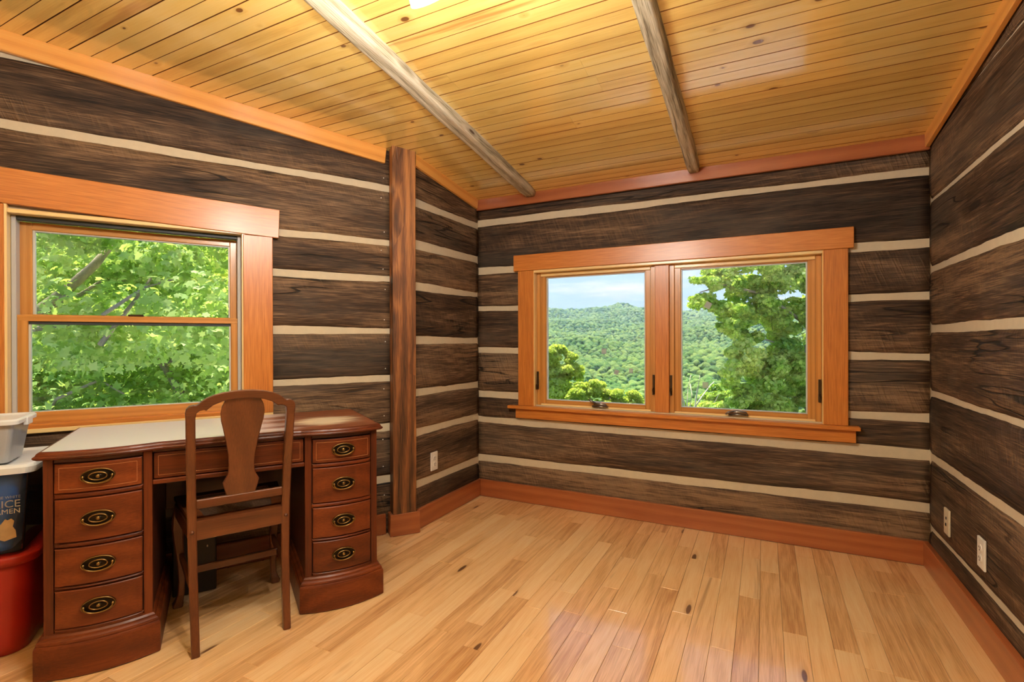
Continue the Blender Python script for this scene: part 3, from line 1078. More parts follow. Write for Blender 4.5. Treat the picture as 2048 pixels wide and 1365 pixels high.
L_('glazing_bead', -0.783, -0.776, 0.092, 0.116, 1.268, 1.642, M_spacer, False, up_s, 0.001)
L_('glazing_bead', -1.534, -0.783, 0.092, 0.116, 1.637, 1.642, M_spacer, False, up_s, 0.001)
L_('pane', -1.541, -0.777, 0.102, 0.107, 1.268, 1.642, M_pane, False, up_s, 0)
L_('sash_lock', -1.20, -1.14, 0.046, 0.076, 1.264, 1.274, M_bronze, False, w2, 0.003)

# ------------------------------------------------------------------ ceiling poles
def pole(x0, x1, w, th, label, seed):
    r = tag(empty('ceiling_pole', T((x0 + x1) / 2, 3.17, ceil_z(3.17))), label, 'beam', 'weathered grey poles nailed under the pine ceiling')
    n = 90
    V, Fc = [], []
    Ltot = 4.72
    A = axes((0, 0, 0), cdir, (1, 0, 0), cdir.cross(Vector((1, 0, 0))))
    m = 12
    for i in range(n + 1):
        d = Ltot * i / n
        cx = noise.noise((d * 1.3, seed, 0)) * 0.010 + noise.noise((d * 5, seed, 2)) * 0.003
        ww = w / 2 * (1 + noise.noise((d * 2.1, seed, 4)) * 0.14)
        tt = th * (1 + noise.noise((d * 2.6, seed, 8)) * 0.15)
        taper = 1.0 if i > 1 else (0.82 if i == 0 else 0.94)
        for q in range(m):
            t = PI * q / (m - 1)
            # flattened half-round under the boards
            yy = -math.cos(t)
            zz = min(1.0, math.sin(t) * 1.55)
            bulge = noise.noise((d * 9, q * 0.7, seed)) * 0.0025
            V.append((d - Ltot / 2, cx + yy * ww * taper, (zz * tt + bulge if 0 < q < m - 1 else -0.004) * taper))
    for i in range(n):
        for q in range(m - 1):
            Fc.append([i * m + q, i * m + q + 1, (i + 1) * m + q + 1, (i + 1) * m + q])
    Fc.append(list(range(m)))
    o = Vector(((x0 + x1) / 2, 3.176, ceil_z(3.176))) + cdir * (Ltot / 2)
    x = cdir
    z = cnor
    y = z.cross(x)
    bm = bmesh.new()
    vs = [bm.verts.new(v) for v in V]
    for f in Fc:
        bm.faces.new([vs[i] for i in f])
    bmobj('pole_shaft', bm, M_pole, axes(o, x, y, z), r, True)
    return r


pole(-1.487, -1.393, 0.098, 0.042, 'weathered grey pole under the ceiling, nearer the desk wall', 1.7)
pole(-0.413, -0.338, 0.077, 0.038, 'weathered grey pole under the ceiling, above the double window', 6.1)

# ------------------------------------------------------------------ ceiling light (only a shade tip shows)
lz = ceil_z(0.98)
LC = Vector((-0.845, 0.935, 0))
cl = tag(empty('ceiling_light', T(LC.x, LC.y, ceil_z(LC.y))), 'lit white glass shade of the ceiling lamp at the top edge', 'ceiling lamp')
V, Fc = lathe([(0.0, 0.05), (0.075, 0.05), (0.07, -0.015), (0.025, -0.035), (0.016, -0.20), (0.05, -0.22), (0.05, -0.25), (0.0, -0.265)], 24)
mobj('canopy', V, Fc, M_brass_dk, T(LC.x, LC.y, ceil_z(LC.y) - 0.02), cl, True)
aim = (P(852, 8, 1.33) - Vector((LC.x, LC.y, 0))).to_2d()
a0 = math.atan2(aim.y, aim.x)
for q in range(3):
    a = a0 + q * 2 * PI / 3
    dirh = Vector((math.cos(a), math.sin(a), 0))
    hub = Vector((LC.x, LC.y, ceil_z(LC.y) - 0.262)) + dirh * 0.04
    tip = hub + dirh * 0.075 + Vector((0, 0, -0.02))
    V, Fc = tube([hub, hub + dirh * 0.04 + Vector((0, 0, 0.012)), tip], [0.009, 0.009, 0.016], 10)
    mobj('lamp_arm', V, Fc, M_brass_dk, None, cl, True)
    ax = (dirh * 0.55 + Vector((0, 0, -0.83))).normalized()
    xx = ax.cross(Vector((0, 0, 1))).normalized()
    A = axes(tip, xx, ax.cross(xx), ax)
    V, Fc = lathe([(0.022, -0.005), (0.026, 0.01), (0.045, 0.04), (0.056, 0.075), (0.060, 0.105), (0.064, 0.125), (0.061, 0.125), (0.055, 0.09), (0.04, 0.04), (0.0, 0.03)], 24)
    mobj('lamp_shade', V, Fc, M_shade, A, cl, True)
    ld = bpy.data.lights.new('bulb', 'POINT')
    ld.energy = 20.0
    ld.color = (1.0, 0.94, 0.84)
    ld.shadow_soft_size = 0.05
    lo = bpy.data.objects.new('bulb', ld)
    place(lo, T(*(tip + ax * 0.18)), cl)

# ------------------------------------------------------------------ outlets
def plate(name, M, label, cat, kind, mat):
    """M: plate centre on the wall; local x across, y out of the wall (towards the room), z up"""
    r = tag(empty(name, M), label, cat)
    cbox('cover_plate', (0, 0.004, 0), (0.071, 0.008, 0.117), mat, M, r, 0.003, 2)
    if kind == 'outlet':
        for s in (-1, 1):
            V, Fc = lathe([(0.0165, 0), (0.0165, 0.003), (0.0, 0.003)], 18)
            V = [(v[0], v[2] + 0.008, v[1] * 0.9 + 0.0195 * s) for v in V]
            f = mobj('receptacle', V, Fc, mat, M, r)
            for dx, h in ((-0.0065, 0.009), (0.0065, 0.007)):
                cbox('slot', (dx, 0.0112, 0.0195 * s + 0.004), (0.0022, 0.001, h), M_dark, M, f, 0)
            cbox('ground_slot', (0, 0.0112, 0.0195 * s - 0.007), (0.0045, 0.001, 0.0045), M_dark, M, f, 0)
    else:
        cbox('jack', (0.004, 0.0085, -0.014), (0.013, 0.003, 0.013), M_dark, M, r, 0.001)
        cbox('jack', (0.0, 0.0085, 0.016), (0.010, 0.003, 0.012), M_dark, M, r, 0.001)
    return r


plate('wall_outlet', T(-1.888, 2.642, 0.376) @ RZ(-PI / 2), 'white duplex outlet on the log wall beside the timber post', 'outlet', 'outlet', M_white)
plate('wall_outlet', T(0.742, 2.503, 0.333) @ RZ(PI / 2), 'white duplex outlet on the right log wall', 'outlet', 'outlet', M_white)
plate('jack_plate', T(0.742, 2.905, 0.322) @ RZ(PI / 2), 'ivory jack plate on the right log wall near the corner', 'wall plate', 'jack', M_ivory)

# ------------------------------------------------------------------ desk
DM = T(-2.209, 0.788, 0) @ RZ(PI / 2 - math.radians(33.2))    # local x along the front, y towards the wall
desk = tag(empty('desk', DM), 'mahogany kneehole desk with bowed drawer pedestals and worn top with painted window sheen', 'desk')
PED = ((0.028, 0.332), (0.858, 1.162))
BOW = 0.034


def bow(x, x0, x1, b=BOW):
    xm, hw = (x0 + x1) / 2, (x1 - x0) / 2
    return -b * max(0.0, 1 - ((x - xm) / hw) ** 2)


def front_curve(x):
    y = 0.0
    for x0, x1 in PED:
        if x0 - 0.02 < x < x1 + 0.02:
            y = min(y, bow(x, x0 - 0.02, x1 + 0.02))
    return y


# top
xs = [0.018 + (1.172 - 0.018) * i / 60 for i in range(61)]
outl = [(x, front_curve(x)) for x in xs] + [(1.172, 0.10), (1.172, 0.555), (0.018, 0.555), (0.018, 0.10)]
prof = [(0.743, -0.004), (0.744, 0.006), (0.748, 0.013), (0.753, 0.016), (0.757, 0.014), (0.759, 0.009), (0.763, 0.008), (0.768, 0.005), (0.771, 0.0), (0.772, -0.006)]
V, Fc = loft([[(p[0], p[1], z) for p in offset2d(outl, d)] for z, d in prof], True, False)
top_edge = mobj('top_edge', V, Fc, M_mahog, DM, desk, False)
inn = offset2d(outl, -0.006)
V = [(p[0], p[1], 0.772) for p in inn] + [(p[0], p[1], 0.766) for p in inn]
n = len(inn)
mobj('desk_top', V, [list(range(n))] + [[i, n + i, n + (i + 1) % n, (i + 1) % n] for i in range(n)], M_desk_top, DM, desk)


def bowed(x0, x1, z0, z1, yf, depth, bx0, bx1, b=BOW, n=14, edge=0.004):
    """solid panel whose front follows the bow; front rim eased by edge"""
    V, Fc = [], []
    for i in range(n + 1):
        x = x0 + (x1 - x0) * i / n
        yb = bow(x, bx0, bx1, b) + yf
        xi = min(max(x, x0 + edge), x1 - edge)
        V += [(x, yb + depth, z0), (x, yb + edge, z0), (xi, yb, z0 + edge), (xi, yb, z1 - edge), (x, yb + edge, z1), (x, yb + depth, z1)]
    m = 6
    for i in range(n):
        for k in range(m):
            Fc.append([i * m + k, (i + 1) * m + k, (i + 1) * m + (k + 1) % m, i * m + (k + 1) % m])
    Fc += [list(range(m)), [n * m + k for k in range(m)][::-1]]
    return V, Fc


def ring_xz(cx, cy, cz, rx, rz, r, n=28, t0=0, t1=2 * PI, tilt=0.0):
    pts = []
    for i in range(n + 1):
        t = t0 + (t1 - t0) * i / n
        pts.append((cx + rx * math.cos(t), cy + tilt * math.sin(t), cz + rz * math.sin(t)))
    return tube(pts, r, 6, False)


_pl = {}


def pull(drawer, xc, y, zc):
    M = DM @ T(xc, y, zc)
    if not _pl:
        rx, rz = 0.049, 0.0275
        N = 32
        rings = [(1.0, 0.0), (1.0, -0.0025), (0.93, -0.0042), (0.86, -0.0028), (0.55, -0.0030), (0.5, -0.0050), (0.44, -0.0032), (0.2, -0.0034), (0.16, -0.0065), (0.08, -0.0075)]
        outs = [[(rx * s * math.cos(2 * PI * k / N), yy, rz * s * math.sin(2 * PI * k / N)) for k in range(N)] for s, yy in rings]
        v, f = loft(outs, False, True)
        a = mobj('pull_plate', v, f, M_brass_dk, M, drawer, True)
        parts = [ring_xz(0, -0.0045, 0, 0.0475, 0.026, 0.0018), ring_xz(0, -0.0105, -0.001, 0.040, 0.0225, 0.0024, 20, PI * 1.02, PI * 1.98), ring_xz(0, -0.0055, 0, 0.0255, 0.0135, 0.0020)]
        for s in (-1, 1):
            parts.append(tube([(0.0405 * s, -0.002, 0.001), (0.0405 * s, -0.0135, 0.001)], [0.005, 0.0042], 8))
        parts.append(tube([(0, -0.004, 0), (0, -0.0088, 0)], [0.008, 0.0045], 10))
        v, f = merge(*parts)
        b = mobj('pull_bail', v, f, M_brass, M, drawer, True)
        _pl['a'], _pl['b'] = a.data, b.data
    else:
        place(bpy.data.objects.new('pull_plate', _pl['a']), M, drawer)
        place(bpy.data.objects.new('pull_bail', _pl['b']), M, drawer)


def inlay(drawer, x0, x1, z0, z1, yfun):
    parts = []
    r = 0.0009
    n = 12
    pts = lambda z: [(x0 + (x1 - x0) * i / n, yfun(x0 + (x1 - x0) * i / n), z) for i in range(n + 1)]
    parts.append(tube(pts(z0), r, 4))
    parts.append(tube(pts(z1), r, 4))
    parts.append(tube([(x0, yfun(x0), z0), (x0, yfun(x0), z1)], r, 4))
    parts.append(tube([(x1, yfun(x1), z0), (x1, yfun(x1), z1)], r, 4))
    v, f = merge(*parts)
    mobj('inlay_line', v, f, M_inlay, DM, drawer)


DZ = ((0.626, 0.726), (0.456, 0.603), (0.306, 0.434), (0.160, 0.289))
for pi, (x0, x1) in enumerate(PED):
    # carcass: sides, back, inner front shadow board
    V, Fc = join_boxes([(x0 + 0.002, x0 + 0.02, 0.012, 0.54, 0.13, 0.744), (x1 - 0.02, x1 - 0.002, 0.012, 0.54, 0.13, 0.744), (x0 + 0.02, x1 - 0.02, 0.525, 0.54, 0.13, 0.744), (x0 + 0.02, x1 - 0.02, 0.02, 0.52, 0.13, 0.145)])
    mobj('pedestal_body', V, Fc, M_mahog_dk, DM, desk)
    v, f = bowed(x0 + 0.02, x1 - 0.02, 0.145, 0.744, 0.012, 0.012, x0, x1)
    mobj('front_shadow_board', v, f, M_gap, DM, desk)
    for sx in (x0 + 0.0135, x1 - 0.0135):
        s = cbox('stile', (sx, 0.008, 0.443), (0.601, 0.028, 0.027), M_mahog, DM, desk, 0.003, 2, RV)
    for (a0, a1), (b0, b1) in zip(DZ[:-1], DZ[1:]):
        v, f = bowed(x0 + 0.027, x1 - 0.027, b1 + 0.002, a0 - 0.003, 0.0025, 0.016, x0, x1, BOW, 14, 0.005)
        mobj('divider_rail', v, f, M_mahog, DM, desk, False)
    v, f = bowed(x0 + 0.027, x1 - 0.027, DZ[0][1] + 0.003, 0.744, 0.006, 0.014, x0, x1, BOW, 14, 0.003)
    mobj('top_rail', v, f, M_mahog_dk, DM, desk)
    v, f = bowed(x0 + 0.027, x1 - 0.027, 0.140, DZ[3][0] - 0.002, 0.002, 0.016, x0, x1, BOW, 14, 0.004)
    mobj('bottom_rail', v, f, M_mahog, DM, desk)
    for di, (z0, z1) in enumerate(DZ):
        v, f = bowed(x0 + 0.030, x1 - 0.030, z0, z1, 0.0, 0.014, x0, x1, BOW, 16, 0.0025)
        xm = (x0 + x1) / 2
        dr = empty('drawer', DM @ T(xm, 0.0, (z0 + z1) / 2), desk)
        mobj('drawer_front', v, f, M_mahog, DM, dr)
        pull(dr, xm, bow(xm, x0, x1) - 0.0002, (z0 + z1) / 2 + 0.002)
        if di == 0:
            inlay(dr, x0 + 0.044, x1 - 0.044, z0 + 0.013, z1 - 0.013, lambda x: bow(x, x0, x1) - 0.0003)
    # plinth with moulded shoulder
    po = [(x0 + (x1 - x0) * i / 18, bow(x0 + (x1 - x0) * i / 18, x0 - 0.01, x1 + 0.01)) for i in range(19)] + [(x1, 0.10), (x1, 0.54), (x0, 0.54), (x0, 0.10)]
    pr = [(0.002, 0.021), (0.006, 0.024), (0.108, 0.024), (0.114, 0.022), (0.116, 0.018), (0.121, 0.019), (0.127, 0.017), (0.131, 0.012), (0.133, 0.008), (0.139, 0.007), (0.145, 0.002), (0.146, -0.004)]
    V, Fc = loft([[(p[0], p[1], z) for p in offset2d(po, d)] for z, d in pr])
    mobj('plinth', V, Fc, M_mahog, DM, desk)
# kneehole drawer
kx0, kx1 = PED[0][1], PED[1][0]
dr = empty('drawer', DM @ T((kx0 + kx1) / 2, 0, 0.69), desk)
cbox('drawer_front', ((kx0 + kx1) / 2, 0.009, 0.684), (kx1 - kx0 - 0.008, 0.016, 0.096), M_mahog, DM, dr, 0.0025, 1)
inlay(dr, kx0 + 0.018, kx1 - 0.018, 0.648, 0.720, lambda x: 0.0006)
cbox('top_rail', ((kx0 + kx1) / 2, 0.014, 0.740), (kx1 - kx0, 0.020, 0.012), M_mahog_dk, DM, desk, 0.001)
cbox('knee_rail', ((kx0 + kx1) / 2, 0.010, 0.624), (kx1 - kx0, 0.024, 0.018), M_mahog, DM, desk, 0.004, 2)
cbox('drawer_box', ((kx0 + kx1) / 2, 0.27, 0.672), (kx1 - kx0 - 0.012, 0.49, 0.10), M_mahog_dk, DM, desk, 0.002)
cbox('back_rail', ((kx0 + kx1) / 2, 0.532, 0.55), (kx1 - kx0, 0.016, 0.36), M_mahog_dk, DM, desk, 0.002)

# ------------------------------------------------------------------ chair, seen from behind
CM = T(-1.776, 1.249, 0) @ RZ(PI / 2 - math.radians(27.8))     # local x right, y towards the desk
chair = tag(empty('desk_chair', CM), 'wooden desk chair with vase-shaped back splat, pushed under the desk', 'chair')


def sweep(pts, prof_wh, name, mat, M, par):
    """square-section bar with eased corners along pts (local), sizes per point"""
    outs = []
    for i, p in enumerate(pts):
        w, d = prof_wh[i]
        e = min(w, d) * 0.14
        o = [(-w / 2, -d / 2 + e), (-w / 2 + e, -d / 2), (w / 2 - e, -d / 2), (w / 2, -d / 2 + e), (w / 2, d / 2 - e), (w / 2 - e, d / 2), (-w / 2 + e, d / 2), (-w / 2, d / 2 - e)]
        outs.append([(p[0] + a, p[1] + b, p[2]) for a, b in o])
    v, f = loft(outs)
    bm = bmesh.new()
    vs = [bm.verts.new(q) for q in v]
    for g in f:
        bm.faces.new([vs[i] for i in g])
    return bmobj(name, bm, mat, M, par)


def upgrain(o):
    R = Matrix.Rotation(-PI / 2, 4, 'Y')        # local x -> +z
    o.data.transform(R.inverted())
    o.matrix_basis = o.matrix_basis @ R
    return o


def back_y(z):
    """fore-aft profile of the back posts"""
    pts = [(0.0, 0.0), (0.15, 0.030), (0.30, 0.052), (0.45, 0.056), (0.60, 0.040), (0.75, 0.012), (0.96, -0.034)]
    for (za, ya), (zb, yb) in zip(pts[:-1], pts[1:]):
        if z <= zb:
            return ya + (yb - ya) * (z - za) / (zb - za)
    return pts[-1][1]


def back_x(z):
    return 0.154 + (0.168 - 0.154) * min(1, z / 0.88)


for s in (-1, 1):
    zz = [0.002] + [0.88 * i / 18 for i in range(1, 19)]
    upgrain(sweep([(s * back_x(z), back_y(z), z) for z in zz], [(0.027 + 0.003 * min(1, z / 0.4), 0.030) for z in zz], 'back_post', M_walnut, CM, chair))


def slab(outline, th, yfun, name, mat, par, M=CM):
    """outline in x,z extruded th in y, front face following yfun(z)"""
    n = len(outline)
    e = 0.0025
    o0 = offset2d(outline, -e)
    L0 = [[(p[0], yfun(p[1]) - th / 2, p[1]) for p in o0], [(p[0], yfun(p[1]) - th / 2 + e, p[1]) for p in outline],
          [(p[0], yfun(p[1]) + th / 2 - e, p[1]) for p in outline], [(p[0], yfun(p[1]) + th / 2, p[1]) for p in o0]]
    v, f = loft(L0)
    bm = bmesh.new()
    vs = [bm.verts.new(q) for q in v]
    for g in f:
        bm.faces.new([vs[i] for i in g])
    return bmobj(name, bm, mat, M, par)


# crest rail: shoulders, notch, arch
rt = [(0.153, 0.868), (0.183, 0.868), (0.184, 0.890), (0.181, 0.905), (0.172, 0.915), (0.158, 0.919), (0.150, 0.918), (0.145, 0.920), (0.135, 0.930), (0.118, 0.942), (0.095, 0.952), (0.065, 0.959), (0.033, 0.963)]
mid_t = [(0.0, 0.964)]
low = [(0.0, 0.934), (0.035, 0.932), (0.068, 0.926), (0.098, 0.914), (0.115, 0.900), (0.119, 0.895), (0.127, 0.898), (0.140, 0.896), (0.150, 0.888)]
outl = rt + mid_t + [(-x, z) for x, z in rt[::-1]] + [(-x, z) for x, z in low[::-1]] + low[1:]
slab(outl, 0.028, back_y, 'crest_rail', M_walnut, chair)
# splat
half = [(0.048, 0.552), (0.055, 0.575), (0.063, 0.607), (0.054, 0.624), (0.046, 0.640), (0.0435, 0.668), (0.046, 0.715), (0.054, 0.765), (0.064, 0.815), (0.072, 0.852), (0.074, 0.880), (0.070, 0.906), (0.060, 0.928), (0.056, 0.938)]
outl = half + [(-x, z) for x, z in half[::-1]]
upgrain(slab(outl, 0.011, back_y, 'back_splat', M_walnut, chair))
bx_ = back_x(0.54) - 0.014
stick('lower_back_rail', (-bx_, back_y(0.54), 0.540), (bx_, back_y(0.54), 0.540), 0.018, 0.034, M_walnut, chair, (0, 0, 1), CM, 0.003)
stick('rear_seat_rail', (-0.150, 0.058, 0.436), (0.150, 0.058, 0.436), 0.022, 0.064, M_walnut, chair, (0, 0, 1), CM, 0.003)
stick('front_seat_rail', (-0.19, 0.43, 0.425), (0.19, 0.43, 0.425), 0.024, 0.06, M_walnut, chair, (0, 0, 1), CM, 0.003)
for s in (-1, 1):
    stick('side_seat_rail', (s * 0.160, 0.065, 0.430), (s * 0.192, 0.43, 0.425), 0.022, 0.06, M_walnut, chair, (0, 0, 1), CM, 0.003)
    # cabriole front leg
    zz = [0.002, 0.015, 0.03, 0.06, 0.12, 0.2, 0.28, 0.34, 0.40, 0.45]
    oy = [0.016, 0.016, 0.010, -0.002, -0.006, -0.002, 0.010, 0.016, 0.010, 0.0]
    ww = [0.036, 0.040, 0.032, 0.025, 0.024, 0.028, 0.036, 0.044, 0.044, 0.036]
    upgrain(sweep([(s * (0.183 + 0.6 * oy[i]), 0.43 + oy[i], zz[i]) for i in range(10)], [(w, w) for w in ww], 'front_leg', M_walnut, CM, chair))
    stick('side_stretcher', (s * 0.158, 0.032, 0.225), (s * 0.180, 0.425, 0.225), 0.018, 0.026, M_walnut, chair, (0, 0, 1), CM, 0.003)
    V, Fc = lathe([(0.0, 0.008), (0.004, 0.0072), (0.0065, 0.004), (0.0075, 0.0)], 12)
    mobj('bolt_cap', V, Fc, M_walnut, CM @ T(s * back_x(0.44), back_y(0.44) - 0.015, 0.44) @ Matrix.Rotation(PI / 2, 4, 'X'), chair, True)
stick('cross_stretcher', (-0.165, 0.24, 0.225), (0.165, 0.24, 0.225), 0.018, 0.028, M_walnut, chair, (0, 0, 1), CM, 0.003)
# cane seat in a frame
so = [(-0.160, 0.045), (0.160, 0.045), (0.205, 0.452), (-0.205, 0.452)]
V, Fc = [], []
si = [(-0.118, 0.095), (0.118, 0.095), (0.155, 0.400), (-0.155, 0.400)]
v = [(p[0], p[1], z) for z in (0.462, 0.478) for p in so] + [(p[0], p[1], z) for z in (0.462, 0.478) for p in si]
f = []
for i in range(4):
    j = (i + 1) % 4
    f += [[i, j, 4 + j, 4 + i], [8 + i, 12 + i, 12 + j, 8 + j], [4 + i, 4 + j, 12 + j, 12 + i], [i, 8 + i, 8 + j, j]]
mobj('seat_frame', v, f, M_walnut, CM, chair)
parts = []
for i in range(25):
    u = (i + 0.5) / 25
    x0, x1 = -0.118 + 0.236 * u, -0.155 + 0.310 * u
    parts.append(tube([(x0, 0.095, 0.472), (x1, 0.400, 0.472)], 0.0016, 4, False))
    y = 0.095 + 0.305 * u
    hw = 0.118 + 0.037 * u
    parts.append(tube([(-hw, y, 0.4735), (hw, y, 0.4735)], 0.0016, 4, False))
v, f = merge(*parts)
tag(mobj('cane_weave', v, f, M_cane, CM, chair), kind='stuff')

# ------------------------------------------------------------------ dark box under the desk
HM = DM @ T(0.352, 0.44, 0)
hb = tag(empty('dark_box', HM), 'black box with a grey top standing under the desk', 'box')
cbox('box_body', (0.095, 0.03, 0.165), (0.17, 0.12, 0.326), M_black, HM, hb, 0.006, 2)
cbox('box_top', (0.095, 0.03, 0.340), (0.178, 0.13, 0.020), M_greytop, HM, hb, 0.003)
cbox('latch', (0.145, -0.032, 0.21), (0.006, 0.004, 0.010), M_steel, HM, hb, 0.001)

# ------------------------------------------------------------------ storage bins left of the desk (desk frame)
def bin_body(x0, x1, y0, y1, z0, z1, flare, r, th=0.003, nb=10):
    outs = []
    for i in range(nb + 1):
        u = i / nb
        d = -flare * (1 - u)
        outs.append([(p[0], p[1], z0 + (z1 - z0) * u) for p in rrect(x0 - d, x1 + d, y0 - d, y1 + d, r)])
    inner = []
    for i in range(nb + 1):
        u = 1 - i / nb
        d = -flare * (1 - u) - th
        inner.append([(p[0], p[1], z0 + th + (z1 - z0 - th) * u) for p in rrect(x0 - d, x1 + d, y0 - d, y1 + d, r)])
    return loft(outs + inner, True, True)


# red tote
rt_ = tag(empty('storage_tote', DM @ T(-0.30, 0.38, 0)), 'red plastic tote on the floor at the bottom of the bin stack', 'tote')
V, Fc = bin_body(-0.60, -0.055, 0.205, 0.575, 0.002, 0.345, 0.022, 0.07)
mobj('tote_body', V, Fc, M_red, DM, rt_, True)
lo_ = [[(p[0], p[1], z) for p in rrect(-0.60 - d, -0.055 + d, 0.205 - d, 0.575 + d, 0.08)] for z, d in ((0.338, 0.008), (0.336, 0.014), (0.362, 0.018), (0.369, 0.014), (0.370, 0.0), (0.362, -0.02), (0.362, -0.05))]
V, Fc = loft(lo_, False, True)
mobj('tote_lid', V, Fc, M_red, DM, rt_, True)
# clear bin with white lid
cb = tag(empty('storage_bin', DM @ T(-0.30, 0.38, 0.37)), 'clear plastic bin with white lid holding a blue printed bag', 'bin')
V, Fc = bin_body(-0.56, -0.062, 0.215, 0.555, 0.3715, 0.676, 0.024, 0.025)
mobj('bin_body', V, Fc, M_clear, DM, cb)
lo_ = [[(p[0], p[1], z) for p in rrect(-0.57 - d, -0.052 + d, 0.205 - d, 0.565 + d, 0.035)] for z, d in ((0.670, 0.006), (0.668, 0.012), (0.690, 0.014), (0.699, 0.008), (0.702, -0.002), (0.693, -0.018), (0.693, -0.04))]
V, Fc = loft(lo_, False, True)
mobj('bin_lid', V, Fc, M_lid, DM, cb)
for hx in (-0.30,):
    cbox('lid_handle', (-0.044, 0.38, 0.672), (0.018, 0.12, 0.016), M_lid, DM, cb, 0.004, 2)
# blue bag inside
bg = tag(empty('printed_bag', DM @ T(-0.30, 0.33, 0.378)), 'blue bag with white lettering inside the clear bin', 'bag')
V, Fc = [], []
outs = []
for i in range(13):
    u = i / 12
    z = 0.380 + 0.275 * u
    d = -0.012 - 0.010 * math.sin(PI * u) * 0 - 0.022 * (1 - u)
    oo = rrect(-0.552 - d - 0.004, -0.088 + d + 0.004, 0.240 - d * 0.2, 0.50, 0.03)
    outs.append([(p[0], p[1] + noise.noise((p[0] * 7, z * 7, 2)) * 0.006, z + noise.noise((p[0] * 5, p[1] * 5, 4)) * 0.01 * u) for p in oo])
V, Fc = loft(outs)
mobj('bag_body', V, Fc, M_blue, DM, bg, True)


def text(s, size, M, mat, parent, name='lettering', ext=0.0004):
    cu = bpy.data.curves.new(name, 'FONT')
    cu.body = s
    cu.size = size
    cu.extrude = ext
    cu.align_x = 'RIGHT'
    tmp = bpy.data.objects.new('tmp_text', cu)
    col.objects.link(tmp)
    dg = bpy.context.evaluated_depsgraph_get()
    me = bpy.data.meshes.new_from_object(tmp.evaluated_get(dg))
    bpy.data.objects.remove(tmp)
    me.name = name
    me.materials.clear()
    me.materials.append(mat)
    return place(bpy.data.objects.new(name, me), M, parent)


RT_ = Matrix.Rotation(PI / 2, 4, 'X')        # text upright facing -y
for s, sz, z in (('NE WHITE', 0.0135, 0.5745), ('RICE', 0.037, 0.542), ('RAMEN', 0.0255, 0.519)):
    text(s, sz, DM @ T(-0.086, 0.2265, z) @ RT_, M_print, bg)
outl = [(-0.130, 0.42), (-0.098, 0.43), (-0.100, 0.455), (-0.108, 0.470), (-0.104, 0.490), (-0.112, 0.500), (-0.122, 0.495), (-0.128, 0.501), (-0.135, 0.49), (-0.150, 0.47), (-0.150, 0.43)]
V = [(x, 0.2275, z) for x, z in outl] + [(x, 0.2295, z) for x, z in outl]
n = len(outl)
mobj('bag_picture', V, [list(range(n))] + [[i, (i + 1) % n, n + (i + 1) % n, n + i] for i in range(n)], M_tan, DM, bg)
# small bin on top
sb = tag(empty('storage_bin', DM @ T(-0.32, 0.36, 0.70)), 'small milky bin with pale lid on top of the stack', 'bin')
V, Fc = bin_body(-0.50, -0.103, 0.215, 0.43, 0.7035, 0.848, 0.020, 0.02)
mobj('bin_body', V, Fc, M_milky, DM, sb)
lo_ = [[(p[0], p[1], z) for p in rrect(-0.505 - d, -0.098 + d, 0.21 - d, 0.435 + d, 0.025)] for z, d in ((0.846, 0.004), (0.845, 0.010), (0.858, 0.011), (0.864, 0.006), (0.865, -0.004), (0.858, -0.014), (0.858, -0.03))]
V, Fc = loft(lo_, False, True)
mobj('bin_lid', V, Fc, M_lid, DM, sb)
cbox('lid_latch', (-0.090, 0.33, 0.845), (0.014, 0.06, 0.030), M_lid, DM, sb, 0.003, 2)
V, Fc = [], []
bm = bmesh.new()
bmesh.ops.create_icosphere(bm, subdivisions=3, radius=1.0)
for v in bm.verts:
    q = v.co.copy()
    k = 1 + 0.25 * noise.noise(q * 2.2) + 0.1 * noise.noise(q * 6)
    v.co = Vector((q.x * 0.14 * k, q.y * 0.075 * k, max(-0.045, q.z * 0.055 * k)))
cl_ = bmobj('folded_cloth', bm, M_cloth, DM @ T(-0.30, 0.32, 0.757), None, True)
tag(cl_, 'pale crumpled cloth inside the small milky bin', 'cloth')

# ------------------------------------------------------------------ outside: terrain, forest, trees
def fbm(x, y, s):
    return noise.fractal((x * s, y * s, 0.3), 1.0, 2.0, 4)


def far_h(d, az):
    """ground (tree-top level) by distance from the house; az = bearing in radians (0 = +Y, positive right)"""
    pts = [(0, -3), (25, -9), (80, -26), (180, -41), (300, -46), (450, -44), (620, -32), (850, -8), (1050, 12), (1250, 14), (1500, 36), (1900, 86), (2300, 122), (2600, 112), (3200, 40), (4200, -40)]
    for (a, ha), (b, hb_) in zip(pts[:-1], pts[1:]):
        if d <= b:
            t = (d - a) / (b - a)
            t = t * t * (3 - 2 * t) * 0.5 + t * 0.5
            return ha + (hb_ - ha) * t
    return -20


def terrain_z(x, y):
    d = math.hypot(x, y)
    az = math.atan2(x, y)
    h = far_h(d, az)
    k = min(1.0, d / 900)
    h += fbm(x, y, 1 / 420) * 34 * k + fbm(x + 900, y, 1 / 150) * 13 * k
    if d > 1300:
        # skyline: summit to the left of straight ahead, falling to the right
        h += (26 * math.exp(-((az + 0.235) / 0.06) ** 2) - 8 * math.exp(-((az + 0.37) / 0.10) ** 2) - 30 * max(0, az + 0.17)) * min(1, (d - 1300) / 700)
    if d < 40:
        h = min(h, -2.2 - 0.12 * max(0, d - 6))
    return h


